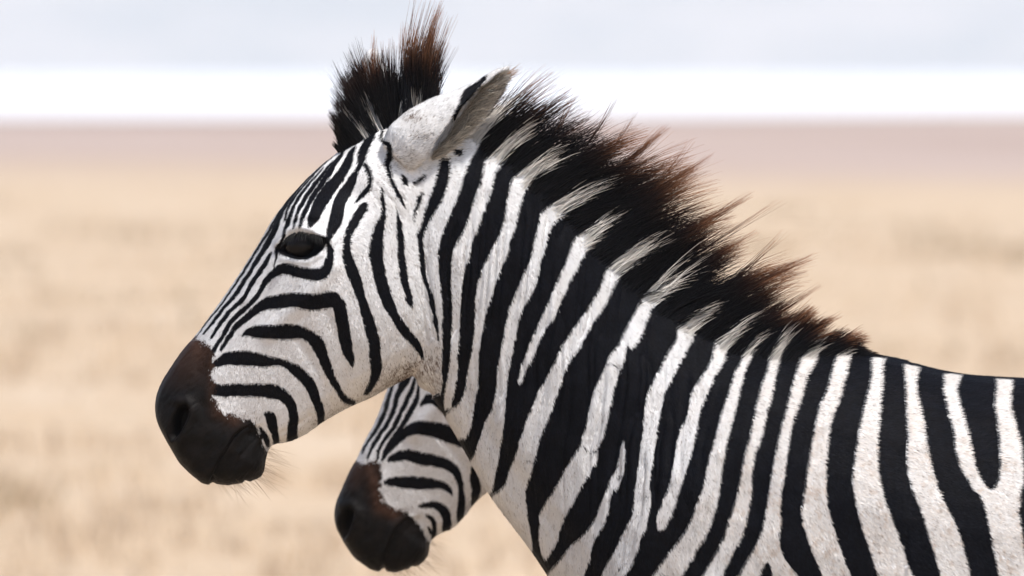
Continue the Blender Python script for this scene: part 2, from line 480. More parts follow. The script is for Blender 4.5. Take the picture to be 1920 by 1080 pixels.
# ---- near animal: white stripes on the black neck and body, rows (y, left x, right x)
NECKW = [PTS(s) for s in (
 "262,955,975 280,930,960 300,908,945 315,905,930 340,900,923 357,893,920 400,880,904 425,872,895 462,851,882 487,846,877 525,845,866 575,847,864 625,846,861 665,844,857 690,841,857 715,837,854 740,832,850 764,832,844",
 "300,1005,1030 318,978,1015 338,958,1000 352,955,988 365,952,981 390,947,972 425,940,964 450,930,955 475,917,950 512,900,935 550,892,922 600,889,907 645,886,900 690,877,896 727,871,895 752,862,890 777,835,886 802,838,880 820,855,872",
 "360,1075,1105 385,1030,1085 400,1012,1065 412,1010,1042 432,1005,1030 462,999,1022 495,990,1012 525,976,1004 550,965,995 587,952,975 625,944,967 660,938,960 690,932,954 727,930,950 765,922,947 790,910,945 815,901,941 852,888,935 877,870,929 905,870,924 922,900,920",
 "434,1088,1101 450,1074,1110 470,1067,1097 495,1059,1085 525,1044,1067 555,1032,1054 587,1017,1042 612,1007,1024 637,995,1012 665,985,1000 690,975,987 716,970,977",
 "452,1205,1245 470,1172,1222 495,1143,1188 512,1132,1165 530,1127,1150 555,1115,1142 587,1095,1122 620,1070,1102 650,1052,1086 677,1040,1067 715,1020,1052 740,1006,1042 777,991,1029 815,977,1013 852,966,1003 885,952,995 910,945,986 935,915,985 972,920,989 1010,945,996 1035,965,996 1046,990,996",
 "510,1260,1300 535,1225,1275 560,1200,1240 575,1194,1222 600,1180,1210 625,1167,1202 645,1158,1190 665,1142,1172 690,1132,1162 727,1115,1150 765,1105,1142 802,1096,1134 835,1086,1123 860,1070,1120 885,1055,1105 910,1042,1090 935,1027,1077 960,1012,1062 985,1011,1050 1010,1010,1045 1035,1014,1030 1047,1020,1024",
 "825,1168,1171 847,1162,1171 872,1157,1170 892,1146,1167 910,1140,1160 922,1134,1147 947,1125,1142 972,1114,1135 997,1097,1122 1022,1070,1110 1047,1050,1105 1075,1025,1095 1110,1010,1093",
 "565,1320,1350 590,1290,1330 607,1270,1303 632,1267,1297 657,1252,1285 682,1240,1272 707,1227,1260 732,1215,1247 757,1209,1242 785,1206,1234 810,1204,1230 840,1200,1227 880,1195,1220 910,1191,1217 935,1188,1220 960,1185,1216 985,1175,1211 1010,1162,1200 1035,1150,1192 1060,1135,1182 1077,1128,1172 1110,1115,1160",
 "615,1358,1385 640,1340,1365 650,1337,1361 675,1331,1355 707,1312,1337 732,1297,1327 757,1292,1315 780,1287,1309 805,1274,1305 842,1266,1297 880,1261,1287 917,1251,1272 942,1240,1266 967,1231,1255 985,1231,1246 991,1233,1240",
 "640,1398,1420 660,1387,1410 670,1390,1405 695,1377,1395 732,1365,1385 770,1352,1376 817,1340,1364 855,1329,1355 892,1321,1350 930,1311,1345 967,1297,1336 992,1285,1327 1017,1267,1312 1045,1245,1295 1080,1222,1275 1110,1205,1258",
 "655,1442,1468 664,1440,1464 682,1439,1456 720,1426,1449 757,1416,1440 780,1412,1434 817,1404,1425 855,1394,1412 892,1387,1407 930,1380,1406 967,1367,1400 1005,1356,1389 1045,1335,1367 1080,1315,1350 1110,1300,1335",
 "650,1503,1532 662,1498,1530 682,1495,1525 707,1487,1510 745,1477,1500 785,1467,1485 830,1456,1477 880,1447,1470 930,1439,1462 980,1430,1461 1017,1417,1460 1045,1402,1469 1075,1385,1492 1110,1370,1515",
 "655,1570,1594 664,1566,1592 695,1557,1584 732,1547,1575 757,1535,1567 780,1530,1558 817,1522,1552 880,1512,1547 930,1505,1547 967,1501,1555 1005,1511,1566 1045,1526,1580 1077,1540,1594 1110,1555,1608",
 "670,1630,1655 695,1631,1652 732,1625,1650 770,1615,1647 820,1606,1643 870,1599,1643 910,1597,1649 960,1607,1665 1010,1622,1685 1047,1634,1697 1077,1644,1709 1110,1655,1722",
 "681,1690,1722 695,1692,1718 720,1694,1714 745,1695,1718 782,1697,1727 820,1699,1732 860,1698,1741 885,1700,1747 922,1710,1760 960,1726,1777 997,1737,1795 1035,1749,1806 1077,1761,1815 1110,1770,1822",
 "700,1765,1802 715,1767,1795 732,1766,1790 770,1774,1800 807,1784,1811 845,1789,1819 872,1797,1826 897,1810,1837 918,1824,1855 930,1836,1907 960,1846,1907 1010,1857,1915 1077,1870,1925 1110,1880,1935",
 "709,1862,1897 725,1864,1894 757,1862,1891 795,1867,1900 832,1871,1910 860,1873,1913 897,1870,1915 915,1862,1911 940,1850,1905",
)]
BLACKBLOB = [PTS(q_) for q_ in ("1436,1058,14 1434,1080,24 1428,1110,34 1410,1180,44 1385,1300,40 1360,1420,30", "1137,679,2 1145,680,3 1152,684,3 1162,691,3", "1176,648,4 1180,660,12 1178,672,8", "1092,835,2 1099,842,3 1108,847,2 1116,844,3 1123,836,2", "984,864,2 990,863,2 998,865,2", "1157,893,4 1166,892,3", "1216,932,3 1206,930,2", "1268,1085,2 1180,1058,2 1160,1066,3")]
for k in range(11):                           # flank and rump, behind the picture's edge
    x0 = 1948 + k * 76; sl_ = 0.10 + 0.045 * k
    NECKW.append([(yy, x0 + sl_ * (yy - 700) * (0.3 if yy < 950 else 0.9), x0 + 30 + sl_ * (yy - 700) * (0.3 if yy < 950 else 0.9) + 10 * (yy > 900)) for yy in (712, 800, 900, 1000, 1100)])
CREST = PTS("636,284 655,268 690,240 730,220 770,213 820,214 880,232 940,262 1000,298 1060,352 1120,415 1190,497 1260,557 1330,603 1400,639 1480,651 1570,655 1650,666 1765,694 1872,706 1960,711 2150,722 2350,712 2530,700")
EYE = PTS("519,468 532,455 546,444 563,439 587,442 602,446 612,449 603,466 591,476 575,483 556,483 536,477")
EARIN = PTS("941,141 902,168 872,205 853,234 837,259 815,285 803,303 828,298 850,280 878,251 902,221 925,187 939,160")

def field1(P):
    """coat field of the near animal: > 0 black"""
    h = np.full(len(P), -16.0)
    for st in FACE: h = np.maximum(h, sd_stroke(P, st))
    for rw in FACE_ROWS: h = np.maximum(h, sd_poly(P, rows_poly(rw)))
    nk = np.full(len(P), -16.0)
    for rw in NECKW:
        rw = list(rw)
        if rw[-1][0] >= 1070:
            a, b_ = rw[-3], rw[-1]
            g1 = (b_[1] - a[1]) / (b_[0] - a[0]); g2 = (b_[2] - a[2]) / (b_[0] - a[0])
            gc = max(-.55, min(.45, (g1 + g2) / 2)); cx0 = (b_[1] + b_[2]) / 2; w0 = b_[2] - b_[1]
            for yy, wk in ((1180, .5), (1290, 0), (1420, 0), (1540, 0)):
                ww = w0 * wk + min(w0, 46) * (1 - wk); cc_ = cx0 + gc * (yy - b_[0]) * (.85 if yy < 1400 else .8)
                rw.append((yy, cc_ - ww / 2, cc_ + ww / 2))
        nk = np.maximum(nk, sd_poly(P, rows_poly(rw)))
    nk = -nk
    for st in BLACKBLOB: nk = np.maximum(nk, sd_stroke(P, st))
    hx = np.interp(P[:, 1], [p[1] for p in HEADNECK], [p[0] for p in HEADNECK])
    s = np.where(P[:, 0] < hx, h, nk)
    # legs: level bands
    band = np.sin((P[:, 1] - 1450) / 38.0 * 2 * math.pi / 2) * 9
    leg = ((np.abs(P[:, 0] - 1420) < 135) & (P[:, 1] > 1400)) | ((np.abs(P[:, 0] - 2590) < 190) & (P[:, 1] > 1400)) | (P[:, 1] > 1560)
    return np.where(leg, band, s)

# ---- rear animal (only its muzzle and cheek show)
FACE2 = [PTS(s) for s in (
 "680,850,3 683,840,5 697,818,7 709,800,8 720,775,8 728,750,8 736,722,7 745,690,7",
 "690,858,5 697,840,7 712,815,8 725,797,9 733,781,9 740,763,10 744,745,10 752,728,13 760,715,15 768,700,12",
 "708,860,5 712,840,7 727,817,8 740,798,9 755,767,9 765,745,9 774,725,8 779,708,5",
 "716,862,5 726,840,8 740,818,9 753,800,10 766,778,10 777,757,11 783,740,8 786,712,4",
 "788,758,5 800,750,16 812,748,22 824,760,12 840,775,12",
 "722,856,5 733,840,9 748,823,13 765,808,20 785,801,26 810,804,30 835,811,32 860,820,30 890,835,28 930,860,28",
 "729,862,8 745,856,18 765,853,22 790,859,24 815,863,22 838,870,20 853,882,17 861,900,12 865,922,11 866,945,15 864,965,15 863,980,10",
 "722,903,8 738,902,18 760,904,24 785,905,24 810,906,20 830,909,14 842,917,11 848,927,3",
 "785,949,5 800,946,11 818,947,15 832,957,19 837,972,18 838,988,18 837,1000,16",
 "800,965,6 810,973,10 815,988,9 814,1007,9", "803,988,4 809,998,8",
 "886,876,8 890,900,18 893,920,18 890,942,14",
 "930,860,26 940,900,26 935,940,26",
)]
MUZZLE2 = PTS("560,900 668,862 675,868 690,866 705,863 714,874 716,900 713,918 716,936 728,946 745,955 765,962 783,976 790,992 802,1010 815,1020 830,1090 740,1110 600,1090")
K2, TH2, A1, A2 = 0.887, R(8), np.array([399, 897.]), np.array([718, 1066.])
def to1(P):
    d = (P - A2) / K2
    c, s_ = math.cos(TH2), math.sin(TH2)
    return A1 + np.stack([c * d[:, 0] - s_ * d[:, 1], s_ * d[:, 0] + c * d[:, 1]], 1)
def field2(P):
    h = np.full(len(P), -16.0)
    for st in FACE2: h = np.maximum(h, sd_stroke(P, st))
    m = (P[:, 0] < 945) & (P[:, 1] > 695)
    return np.where(m, h, field1(to1(P)))

# ---- sections: top x,y  bottom x,y  half width  mix(muzzle) mix(neck; 2 = barrel)
HEAD1 = [r + (0,) if len(r) == 6 else r for r in [
 (738, 226, 838, 410, 62, 0, 0), (692, 243, 832, 560, 88, 0, 0), (640, 281, 823, 638, 104, 0, 0), (591, 319, 797, 689, 116, 0, 0),
 (546, 366, 765, 708, 122, 0, 0), (511, 411, 735, 723, 124, 0, 0), (485, 456, 695, 745, 114, 0, 0), (455, 503, 655, 763, 101, .1, 0),
 (425, 548, 612, 787, 90, .3, 0), (395, 590, 575, 813, 81, .5, 0), (369, 625, 545, 827, 75, .7, 0), (345, 652, 510, 835, 71, .9, 0),
 (323, 683, 500, 858, 72, 1, 0), (302, 717, 492, 891, 73, 1, 0), (291, 750, 460, 905, 69, 1, 0), (293, 786, 418, 908, 62, 1, 0),
 (309, 821, 386, 906, 47, 1, 0), (334, 865, 362, 893, 22, 1, 0)]]
NECK1 = [(790, 214, 775, 640, 70, 0, 1), (850, 220, 782, 718, 86, 0, 1), (935, 262, 812, 742, 96, 0, 1), (1040, 334, 851, 808, 104, 0, 1),
 (1125, 422, 892, 888, 116, 0, 1), (1205, 510, 943, 968, 134, 0, 1), (1300, 586, 1003, 1047, 162, 0, 1.1), (1390, 635, 1060, 1132, 202, 0, 1.3),
 (1480, 651, 1120, 1235, 240, 0, 1.6), (1570, 655, 1220, 1335, 268, 0, 2), (1670, 670, 1390, 1420, 300, 0, 2), (1800, 700, 1620, 1480, 345, 0, 2),
 (1950, 710, 1860, 1500, 380, 0, 2), (2150, 722, 2130, 1500, 395, 0, 2), (2350, 712, 2380, 1460, 385, 0, 2), (2530, 700, 2580, 1380, 340, 0, 2),
 (2680, 730, 2720, 1280, 275, 0, 2), (2770, 810, 2800, 1130, 190, 0, 2), (2800, 900, 2812, 1020, 80, 0, 2)]
HEAD2 = [(930, 410, 1040, 560, 56, 0, 0), (890, 435, 1058, 690, 78, 0, 0), (845, 480, 1055, 770, 92, 0, 0), (805, 530, 1040, 825, 103, 0, 0), (772, 590, 1013, 850, 109, 0, 0),
 (750, 650, 990, 872, 112, 0, 0), (734, 705, 960, 895, 102, 0, 0), (719, 748, 925, 916, 91, 0, 0), (703, 790, 895, 939, 80, .3, 0), (684, 826, 873, 967, 71, .5, 0),
 (669, 858, 850, 990, 66, .7, 0), (655, 882, 827, 1000, 62, .9, 0), (641, 914, 808, 1015, 62, 1, 0), (630, 940, 805, 1036, 62, 1, 0), (626, 963, 791, 1057, 58, 1, 0),
 (630, 988, 757, 1069, 52, 1, 0), (645, 1018, 728, 1072, 40, 1, 0), (663, 1045, 696, 1068, 18, 1, 0)]
NECK2 = [(945, 425, 1000, 800, 62, 0, 1), (1030, 470, 1030, 855, 80, 0, 1), (1120, 545, 1075, 910, 90, 0, 1), (1220, 625, 1140, 985, 104, 0, 1),
 (1340, 700, 1210, 1080, 130, 0, 1.1), (1460, 765, 1290, 1190, 170, 0, 1.3), (1570, 795, 1380, 1290, 205, 0, 1.7), (1680, 805, 1500, 1370, 240, 0, 2), (1830, 830, 1700, 1440, 290, 0, 2),
 (2000, 850, 1930, 1470, 330, 0, 2), (2250, 860, 2230, 1470, 345, 0, 2), (2430, 850, 2450, 1420, 330, 0, 2), (2600, 845, 2640, 1350, 290, 0, 2), (2730, 880, 2760, 1250, 230, 0, 2), (2810, 960, 2830, 1130, 140, 0, 2), (2830, 1010, 2838, 1070, 70, 0, 2)]
def legs(dx, dy, zf, k):
    """front and hind leg paths (x,y,lateral,r,r); zf = ground row"""
    fr = [(1330, 1190, 130, 150, 110), (1390, 1370, 150, 115, 90), (1440, 1520, 140, 84, 66), (1432, 1700, 130, 58, 48), (1425, 1900, 125, 50, 44), (1425, 1960, 125, 46, 42), (1420, 2080, 122, 33, 30), (1415, 2250, 120, 31, 29), (1408, 2330, 120, 42, 38), (1388, 2400, 120, 36, 35), (1374, 2440, 120, 48, 45), (1368, 2503, 120, 58, 54)]
    hi = [(2560, 1050, 180, 210, 120), (2520, 1280, 200, 180, 115), (2500, 1450, 190, 125, 90), (2580, 1620, 165, 88, 64), (2660, 1780, 150, 62, 46), (2690, 1880, 145, 56, 46), (2670, 1990, 142, 44, 38), (2645, 2130, 140, 36, 33), (2630, 2290, 140, 36, 33), (2616, 2345, 140, 44, 40), (2594, 2408, 140, 37, 36), (2580, 2445, 140, 48, 45), (2572, 2503, 140, 57, 53)]
    g = lambda L: [(1900 + (x - 1900) * k + dx, zf - (2503 - y) * (zf - (1190 + dy)) / (2503 - 1190.), l * k, r1 * k, r2 * k) for x, y, l, r1, r2 in L]
    return g(fr), g(hi)
TAIL = [(2755, 810, 0, 40, 40), (2830, 880, 0, 30, 28), (2865, 1050, 0, 22, 20), (2870, 1300, 0, 16, 15), (2868, 1480, 0, 12, 12)]

EAR_LR = [(0, 716, 268, 768, 322), (.12, 730, 236, 806, 314), (.3, 764, 207, 851, 291), (.5, 806, 185, 893, 254), (.7, 853, 168, 923, 217), (.85, 897, 149, 943, 184), (.95, 931, 128, 957, 156), (1, 950, 125, 959, 136)]
EAR_RIM = [(0, .95), (.12, .9), (.3, .66), (.5, .50), (.7, .34), (.85, .22), (.95, .2), (1, .3)]
FAR_LR = [(0, 700, 262, 772, 270), (.12, 690, 244, 778, 250), (.3, 682, 215, 772, 218), (.5, 672, 180, 757, 178), (.7, 668, 148, 738, 143), (.85, 675, 118, 720, 112), (.95, 685, 97, 710, 94), (1, 693, 89, 702, 87)]

def join(parts):
    Vs, Fs, o = [], [], 0
    for v, f_ in parts:
        Vs.append(v); Fs.append(f_ + o); o += len(v)
    return np.vstack(Vs), np.vstack(Fs)

def remesh(V, F, vox):
    o = mesh_obj("raw", V, F)
    md = o.modifiers.new("r", 'REMESH'); md.mode = 'VOXEL'; md.voxel_size = vox; md.use_smooth_shade = True
    dg = bpy.context.evaluated_depsgraph_get()
    me = bpy.data.meshes.new_from_object(o.evaluated_get(dg))
    nv, nl = len(me.vertices), len(me.loops)
    v = np.empty(nv * 3, np.float32); me.vertices.foreach_get("co", v)
    li = np.empty(nl, np.int32); me.loops.foreach_get("vertex_index", li)
    raw = o.data
    bpy.data.objects.remove(o); bpy.data.meshes.remove(raw); bpy.data.meshes.remove(me)
    return v.reshape(-1, 3).astype(float), li.reshape(-1, 4)

def tri_edges(T):
    E = np.vstack([T[:, [0, 1]], T[:, [1, 2]], T[:, [2, 0]]]); E.sort(axis=1)
    n = int(T.max()) + 1
    k = np.unique(E[:, 0].astype(np.int64) * n + E[:, 1])
    return np.stack([k // n, k % n], 1)

def smooth(V, E, it, lam=0.5, mu=-0.52, w=None):
    n = len(V)
    deg = np.bincount(E.ravel(), minlength=n).astype(float); deg[deg == 0] = 1
    for k in range(it):
        for l in (lam, mu):
            acc = np.stack([np.bincount(E[:, 0], V[E[:, 1], c], n) + np.bincount(E[:, 1], V[E[:, 0], c], n) for c in range(3)], 1) / deg[:, None]
            d = (acc - V) * l
            V = V + (d if w is None else d * w[:, None])
    return V

def vnormals(V, T):
    n = np.cross(V[T[:, 1]] - V[T[:, 0]], V[T[:, 2]] - V[T[:, 0]])
    N = np.stack([sum(np.bincount(T[:, k], n[:, c], len(V)) for k in range(3)) for c in range(3)], 1)
    return N / np.maximum(np.linalg.norm(N, axis=1), 1e-12)[:, None]

def refine(V, T, sel):
    """split triangles where sel (per vertex) holds; keeps the mesh closed"""
    n = len(V)
    ts = sel[T].all(1)
    A = T[ts]
    E = np.vstack([A[:, [0, 1]], A[:, [1, 2]], A[:, [2, 0]]]); E.sort(axis=1)
    key = np.unique(E[:, 0].astype(np.int64) * n + E[:, 1])
    ea, eb = key // n, key % n
    Vm = (V[ea] + V[eb]) / 2
    def look(a, b_):
        lo, hi = np.minimum(a, b_), np.maximum(a, b_)
        k = lo.astype(np.int64) * n + hi
        i = np.searchsorted(key, k); i = np.minimum(i, len(key) - 1)
        return np.where(key[i] == k, n + i, -1)
    m = np.stack([look(T[:, 0], T[:, 1]), look(T[:, 1], T[:, 2]), look(T[:, 2], T[:, 0])], 1)
    cnt = (m >= 0).sum(1)
    out = [T[cnt == 0]]
    q = cnt == 3; a, b_, c = T[q].T; x, y, z = m[q].T
    out += [np.stack(s_, 1) for s_ in ((a, x, z), (x, b_, y), (z, y, c), (x, y, z))]
    q = cnt == 1
    if q.any():
        t, mm = T[q], m[q]; k = mm.argmax(1); r_ = np.arange(len(t))
        a, b_, c = t[r_, k], t[r_, (k + 1) % 3], t[r_, (k + 2) % 3]; x = mm[r_, k]
        out += [np.stack((a, x, c), 1), np.stack((x, b_, c), 1)]
    q = cnt == 2
    if q.any():
        t, mm = T[q], m[q]; k = mm.argmin(1); r_ = np.arange(len(t))    # edge k is whole
        a, b_, c = t[r_, k], t[r_, (k + 1) % 3], t[r_, (k + 2) % 3]
        y, z = mm[r_, (k + 1) % 3], mm[r_, (k + 2) % 3]
        out += [np.stack((a, b_, y), 1), np.stack((a, y, z), 1), np.stack((z, y, c), 1)]
    return np.vstack([V, Vm]), np.vstack(out)

# ------------------------------------------------------------------ coat materials
def mat_coat():
    m, t = new_mat("zebra_coat"); b = NB(t)
    geo = b.n("ShaderNodeNewGeometry"); pos = geo.outputs["Position"]
    s_ = b.attr("stripe").outputs["Fac"]; mz = b.attr("muzzle").outputs["Fac"]
    br = b.attr("brown").outputs["Fac"]; dirt_shade = b.attr("dirt_shade").outputs["Fac"]; ei = b.attr("earin").outputs["Fac"]
    n1 = b.noise(pos, 420, 2, 0.6); n2 = b.noise(pos, 60, 4, 0.6); n3 = b.noise(pos, 900, 2, 0.6)
    s2 = b.math('ADD', s_, b.math('MULTIPLY', b.math('SUBTRACT', n1, 0.5), 4.0))
    blk = b.ramp(s2, -1.3, 1.3)
    white = b.mix(b.math('MULTIPLY', b.ramp(n2, 0.48, 0.72), 0.5), c4(0.74, 0.735, 0.735), c4(0.66, 0.62, 0.585))
    white = b.mix(b.math('MULTIPLY', b.ramp(n3, 0.55, 0.75), 0.45), white, c4(0.30, 0.28, 0.27))
    white = b.mix(dirt_shade, white, c4(0.20, 0.145, 0.11))
    black = b.mix(b.ramp(n2, 0.35, 0.75), c4(0.004, 0.0046, 0.0065), c4(0.007, 0.006, 0.007))
    coat = b.mix(blk, white, black)
    muz = b.mix(br, c4(0.0045, 0.0040, 0.0038), c4(0.062, 0.031, 0.020))
    muz = b.mix(b.math('MULTIPLY', b.ramp(n2, 0.4, 0.7), 0.3), muz, c4(0.020, 0.014, 0.012))
    m2 = b.math('ADD', mz, b.math('MULTIPLY', b.math('SUBTRACT', n1, 0.5), 7.0))
    coat = b.mix(b.ramp(m2, -2.0, 2.0), coat, muz)
    coat = b.mix(ei, coat, c4(0.7, 0.64, 0.56))
    bump = b.n("ShaderNodeBump", ins={"Strength": 0.35, "Distance": 0.0015, "Height": b.noise(pos, 500, 3, 0.7)})
    rough = b.math('SUBTRACT', 0.75, b.math('MULTIPLY', b.ramp(m2, -2, 2), 0.22))
    bs = b.n("ShaderNodeBsdfPrincipled", ins={"Base Color": coat, "Roughness": rough, "Specular IOR Level": b.math('ADD', 0.05, b.math('MULTIPLY', b.ramp(m2, -2, 2), 0.05)), "Normal": bump.outputs[0]})
    b.n("ShaderNodeOutputMaterial", ins={0: bs.outputs[0]})
    return m

def mat_hair(name, trans=0.25, rough=0.5, spec=0.25, skin_normal=False):
    m, t = new_mat(name); b = NB(t)
    a = b.attr("col").outputs["Color"]
    ins = {"Base Color": a, "Roughness": rough, "Specular IOR Level": spec}
    if skin_normal: ins["Normal"] = b.attr("nrm").outputs["Vector"]
    bs = b.n("ShaderNodeBsdfPrincipled", ins=ins)
    tr = b.n("ShaderNodeBsdfTranslucent", ins={"Color": a})
    mx = b.n("ShaderNodeMixShader", ins={0: trans, 1: bs.outputs[0], 2: tr.outputs[0]})
    b.n("ShaderNodeOutputMaterial", ins={0: mx.outputs[0]})
    return m

def mat_eye():
    m, t = new_mat("wet_dark_eye"); b = NB(t)
    bs = b.n("ShaderNodeBsdfPrincipled", ins={"Base Color": c4(0.006, 0.005, 0.005), "Roughness": 0.06, "Specular IOR Level": 0.13})
    b.n("ShaderNodeOutputMaterial", ins={0: bs.outputs[0]})
    return m
M_COAT = mat_coat(); M_FUR = mat_hair("short_coat_hair", 0.08, 0.55, 0.07, True)
M_MANE = mat_hair("mane_hair", 0.35, 0.42, 0.30, True); M_EYE = mat_eye(); M_WHISK = mat_hair("whisker_hair", 0.35, 0.5, 0.2)

FLOW = np.array([  # px x, px y, flow dx, dy (rows grow downwards)
 (330, 700, .2, 1), (420, 800, .3, 1), (430, 590, -.6, .8), (500, 450, -.4, .9), (560, 640, .1, 1), (620, 380, .3, -.95), (650, 560, .45, .9), (760, 560, .45, .9),
 (760, 400, .5, .85), (800, 240, .8, -.6), (870, 200, .8, -.6), (860, 420, .35, .95), (950, 450, .35, .95), (900, 750, .3, .95), (1050, 700, .3, .95), (1200, 760, .35, .95), (1150, 950, .3, .95), (1300, 900, .45, .9),
 (1450, 750, .6, .8), (1500, 950, .6, .8), (1650, 720, .9, .45), (1700, 900, .75, .65), (1850, 750, .93, .37), (1850, 1000, .75, .65), (2300, 1000, .9, .45), (2300, 1400, .9, .3), (1400, 2000, 0, 1), (2640, 2000, 0, 1)])
def flow_dir(P):
    a = np.zeros((len(P), 2)); ws = np.zeros(len(P))
    for x, y, dx, dy in FLOW:
        wgt = 1.0 / ((P[:, 0] - x) ** 2 + (P[:, 1] - y) ** 2 + 900.0) ** 1.5
        a += wgt[:, None] * np.array([dx, dy]) / math.hypot(dx, dy); ws += wgt
    return a / ws[:, None]

def strands(name, roots, dirs0, dirs1, length, width, cols, mat, parent, seg=5, curl=None, nsides=3, skin=None):
    """tapered hair tubes. dirs0/dirs1 start and end directions; cols (n,seg+1,3)"""
    n = len(roots)
    t = np.linspace(0, 1, seg + 1)
    Pp = np.zeros((n, seg + 1, 3)); Pp[:, 0] = roots
    D = None
    for k in range(seg):
        tk = (k + 0.5) / seg
        d = dirs0 * (1 - tk) + dirs1 * tk
        if curl is not None: d = d + curl * math.sin(tk * 3.0)
        d /= np.maximum(np.linalg.norm(d, axis=1), 1e-9)[:, None]
        Pp[:, k + 1] = Pp[:, k] + d * (length / seg)[:, None]
    ax = Pp[:, -1] - Pp[:, 0]; ax /= np.maximum(np.linalg.norm(ax, axis=1), 1e-9)[:, None]
    ref = rng.normal(size=(n, 3)); u = np.cross(ax, ref); u /= np.maximum(np.linalg.norm(u, axis=1), 1e-9)[:, None]
    v = np.cross(ax, u)
    wid = width[:, None] * (1 - 0.85 * t[None, :] ** 1.3)
    ang = np.arange(nsides) * 2 * math.pi / nsides
    V = np.zeros((n, seg + 1, nsides, 3)); NR = np.zeros((n, seg + 1, nsides, 3))
    for s_ in range(nsides):
        V[:, :, s_] = Pp + wid[:, :, None] * (math.cos(ang[s_]) * u + math.sin(ang[s_]) * v)[:, None, :]
    for s_ in range(nsides):
        rad = (math.cos(ang[s_]) * u + math.sin(ang[s_]) * v)
        if skin is not None: rad = np.where(skin[1][:, None], rad * .35 + skin[0] * .9, rad)
        NR[:, :, s_] = (rad / np.maximum(np.linalg.norm(rad, axis=1), 1e-9)[:, None])[:, None, :]
    base = (np.arange(n) * (seg + 1) * nsides)[:, None, None]
    k = np.arange(seg)[None, :, None] * nsides; s0 = np.arange(nsides)[None, None, :]; s1 = (s0 + 1) % nsides
    F = np.stack(np.broadcast_arrays(base + k + s0, base + k + s1, base + k + nsides + s1, base + k + nsides + s0), -1).reshape(-1, 4)
    o = mesh_obj(name, V.reshape(-1, 3), F, mat, parent, smooth=True)
    c = np.repeat(cols[:, :, None, :], nsides, 2).reshape(-1, 3)
    set_attr(o.data, "col", 'FLOAT_COLOR', np.hstack([c, np.ones((len(c), 1))]))
    set_attr(o.data, "nrm", 'FLOAT_VECTOR', NR.reshape(-1, 3))
    return o

def sample(V, T, wgt, n):
    cum = np.cumsum(wgt); i = np.searchsorted(cum, rng.random(n) * cum[-1]); i = np.minimum(i, len(T) - 1)
    r1 = np.sqrt(rng.random(n)); r2 = rng.random(n)
    return i, np.stack([1 - r1, r1 * (1 - r2), r1 * r2], 1)

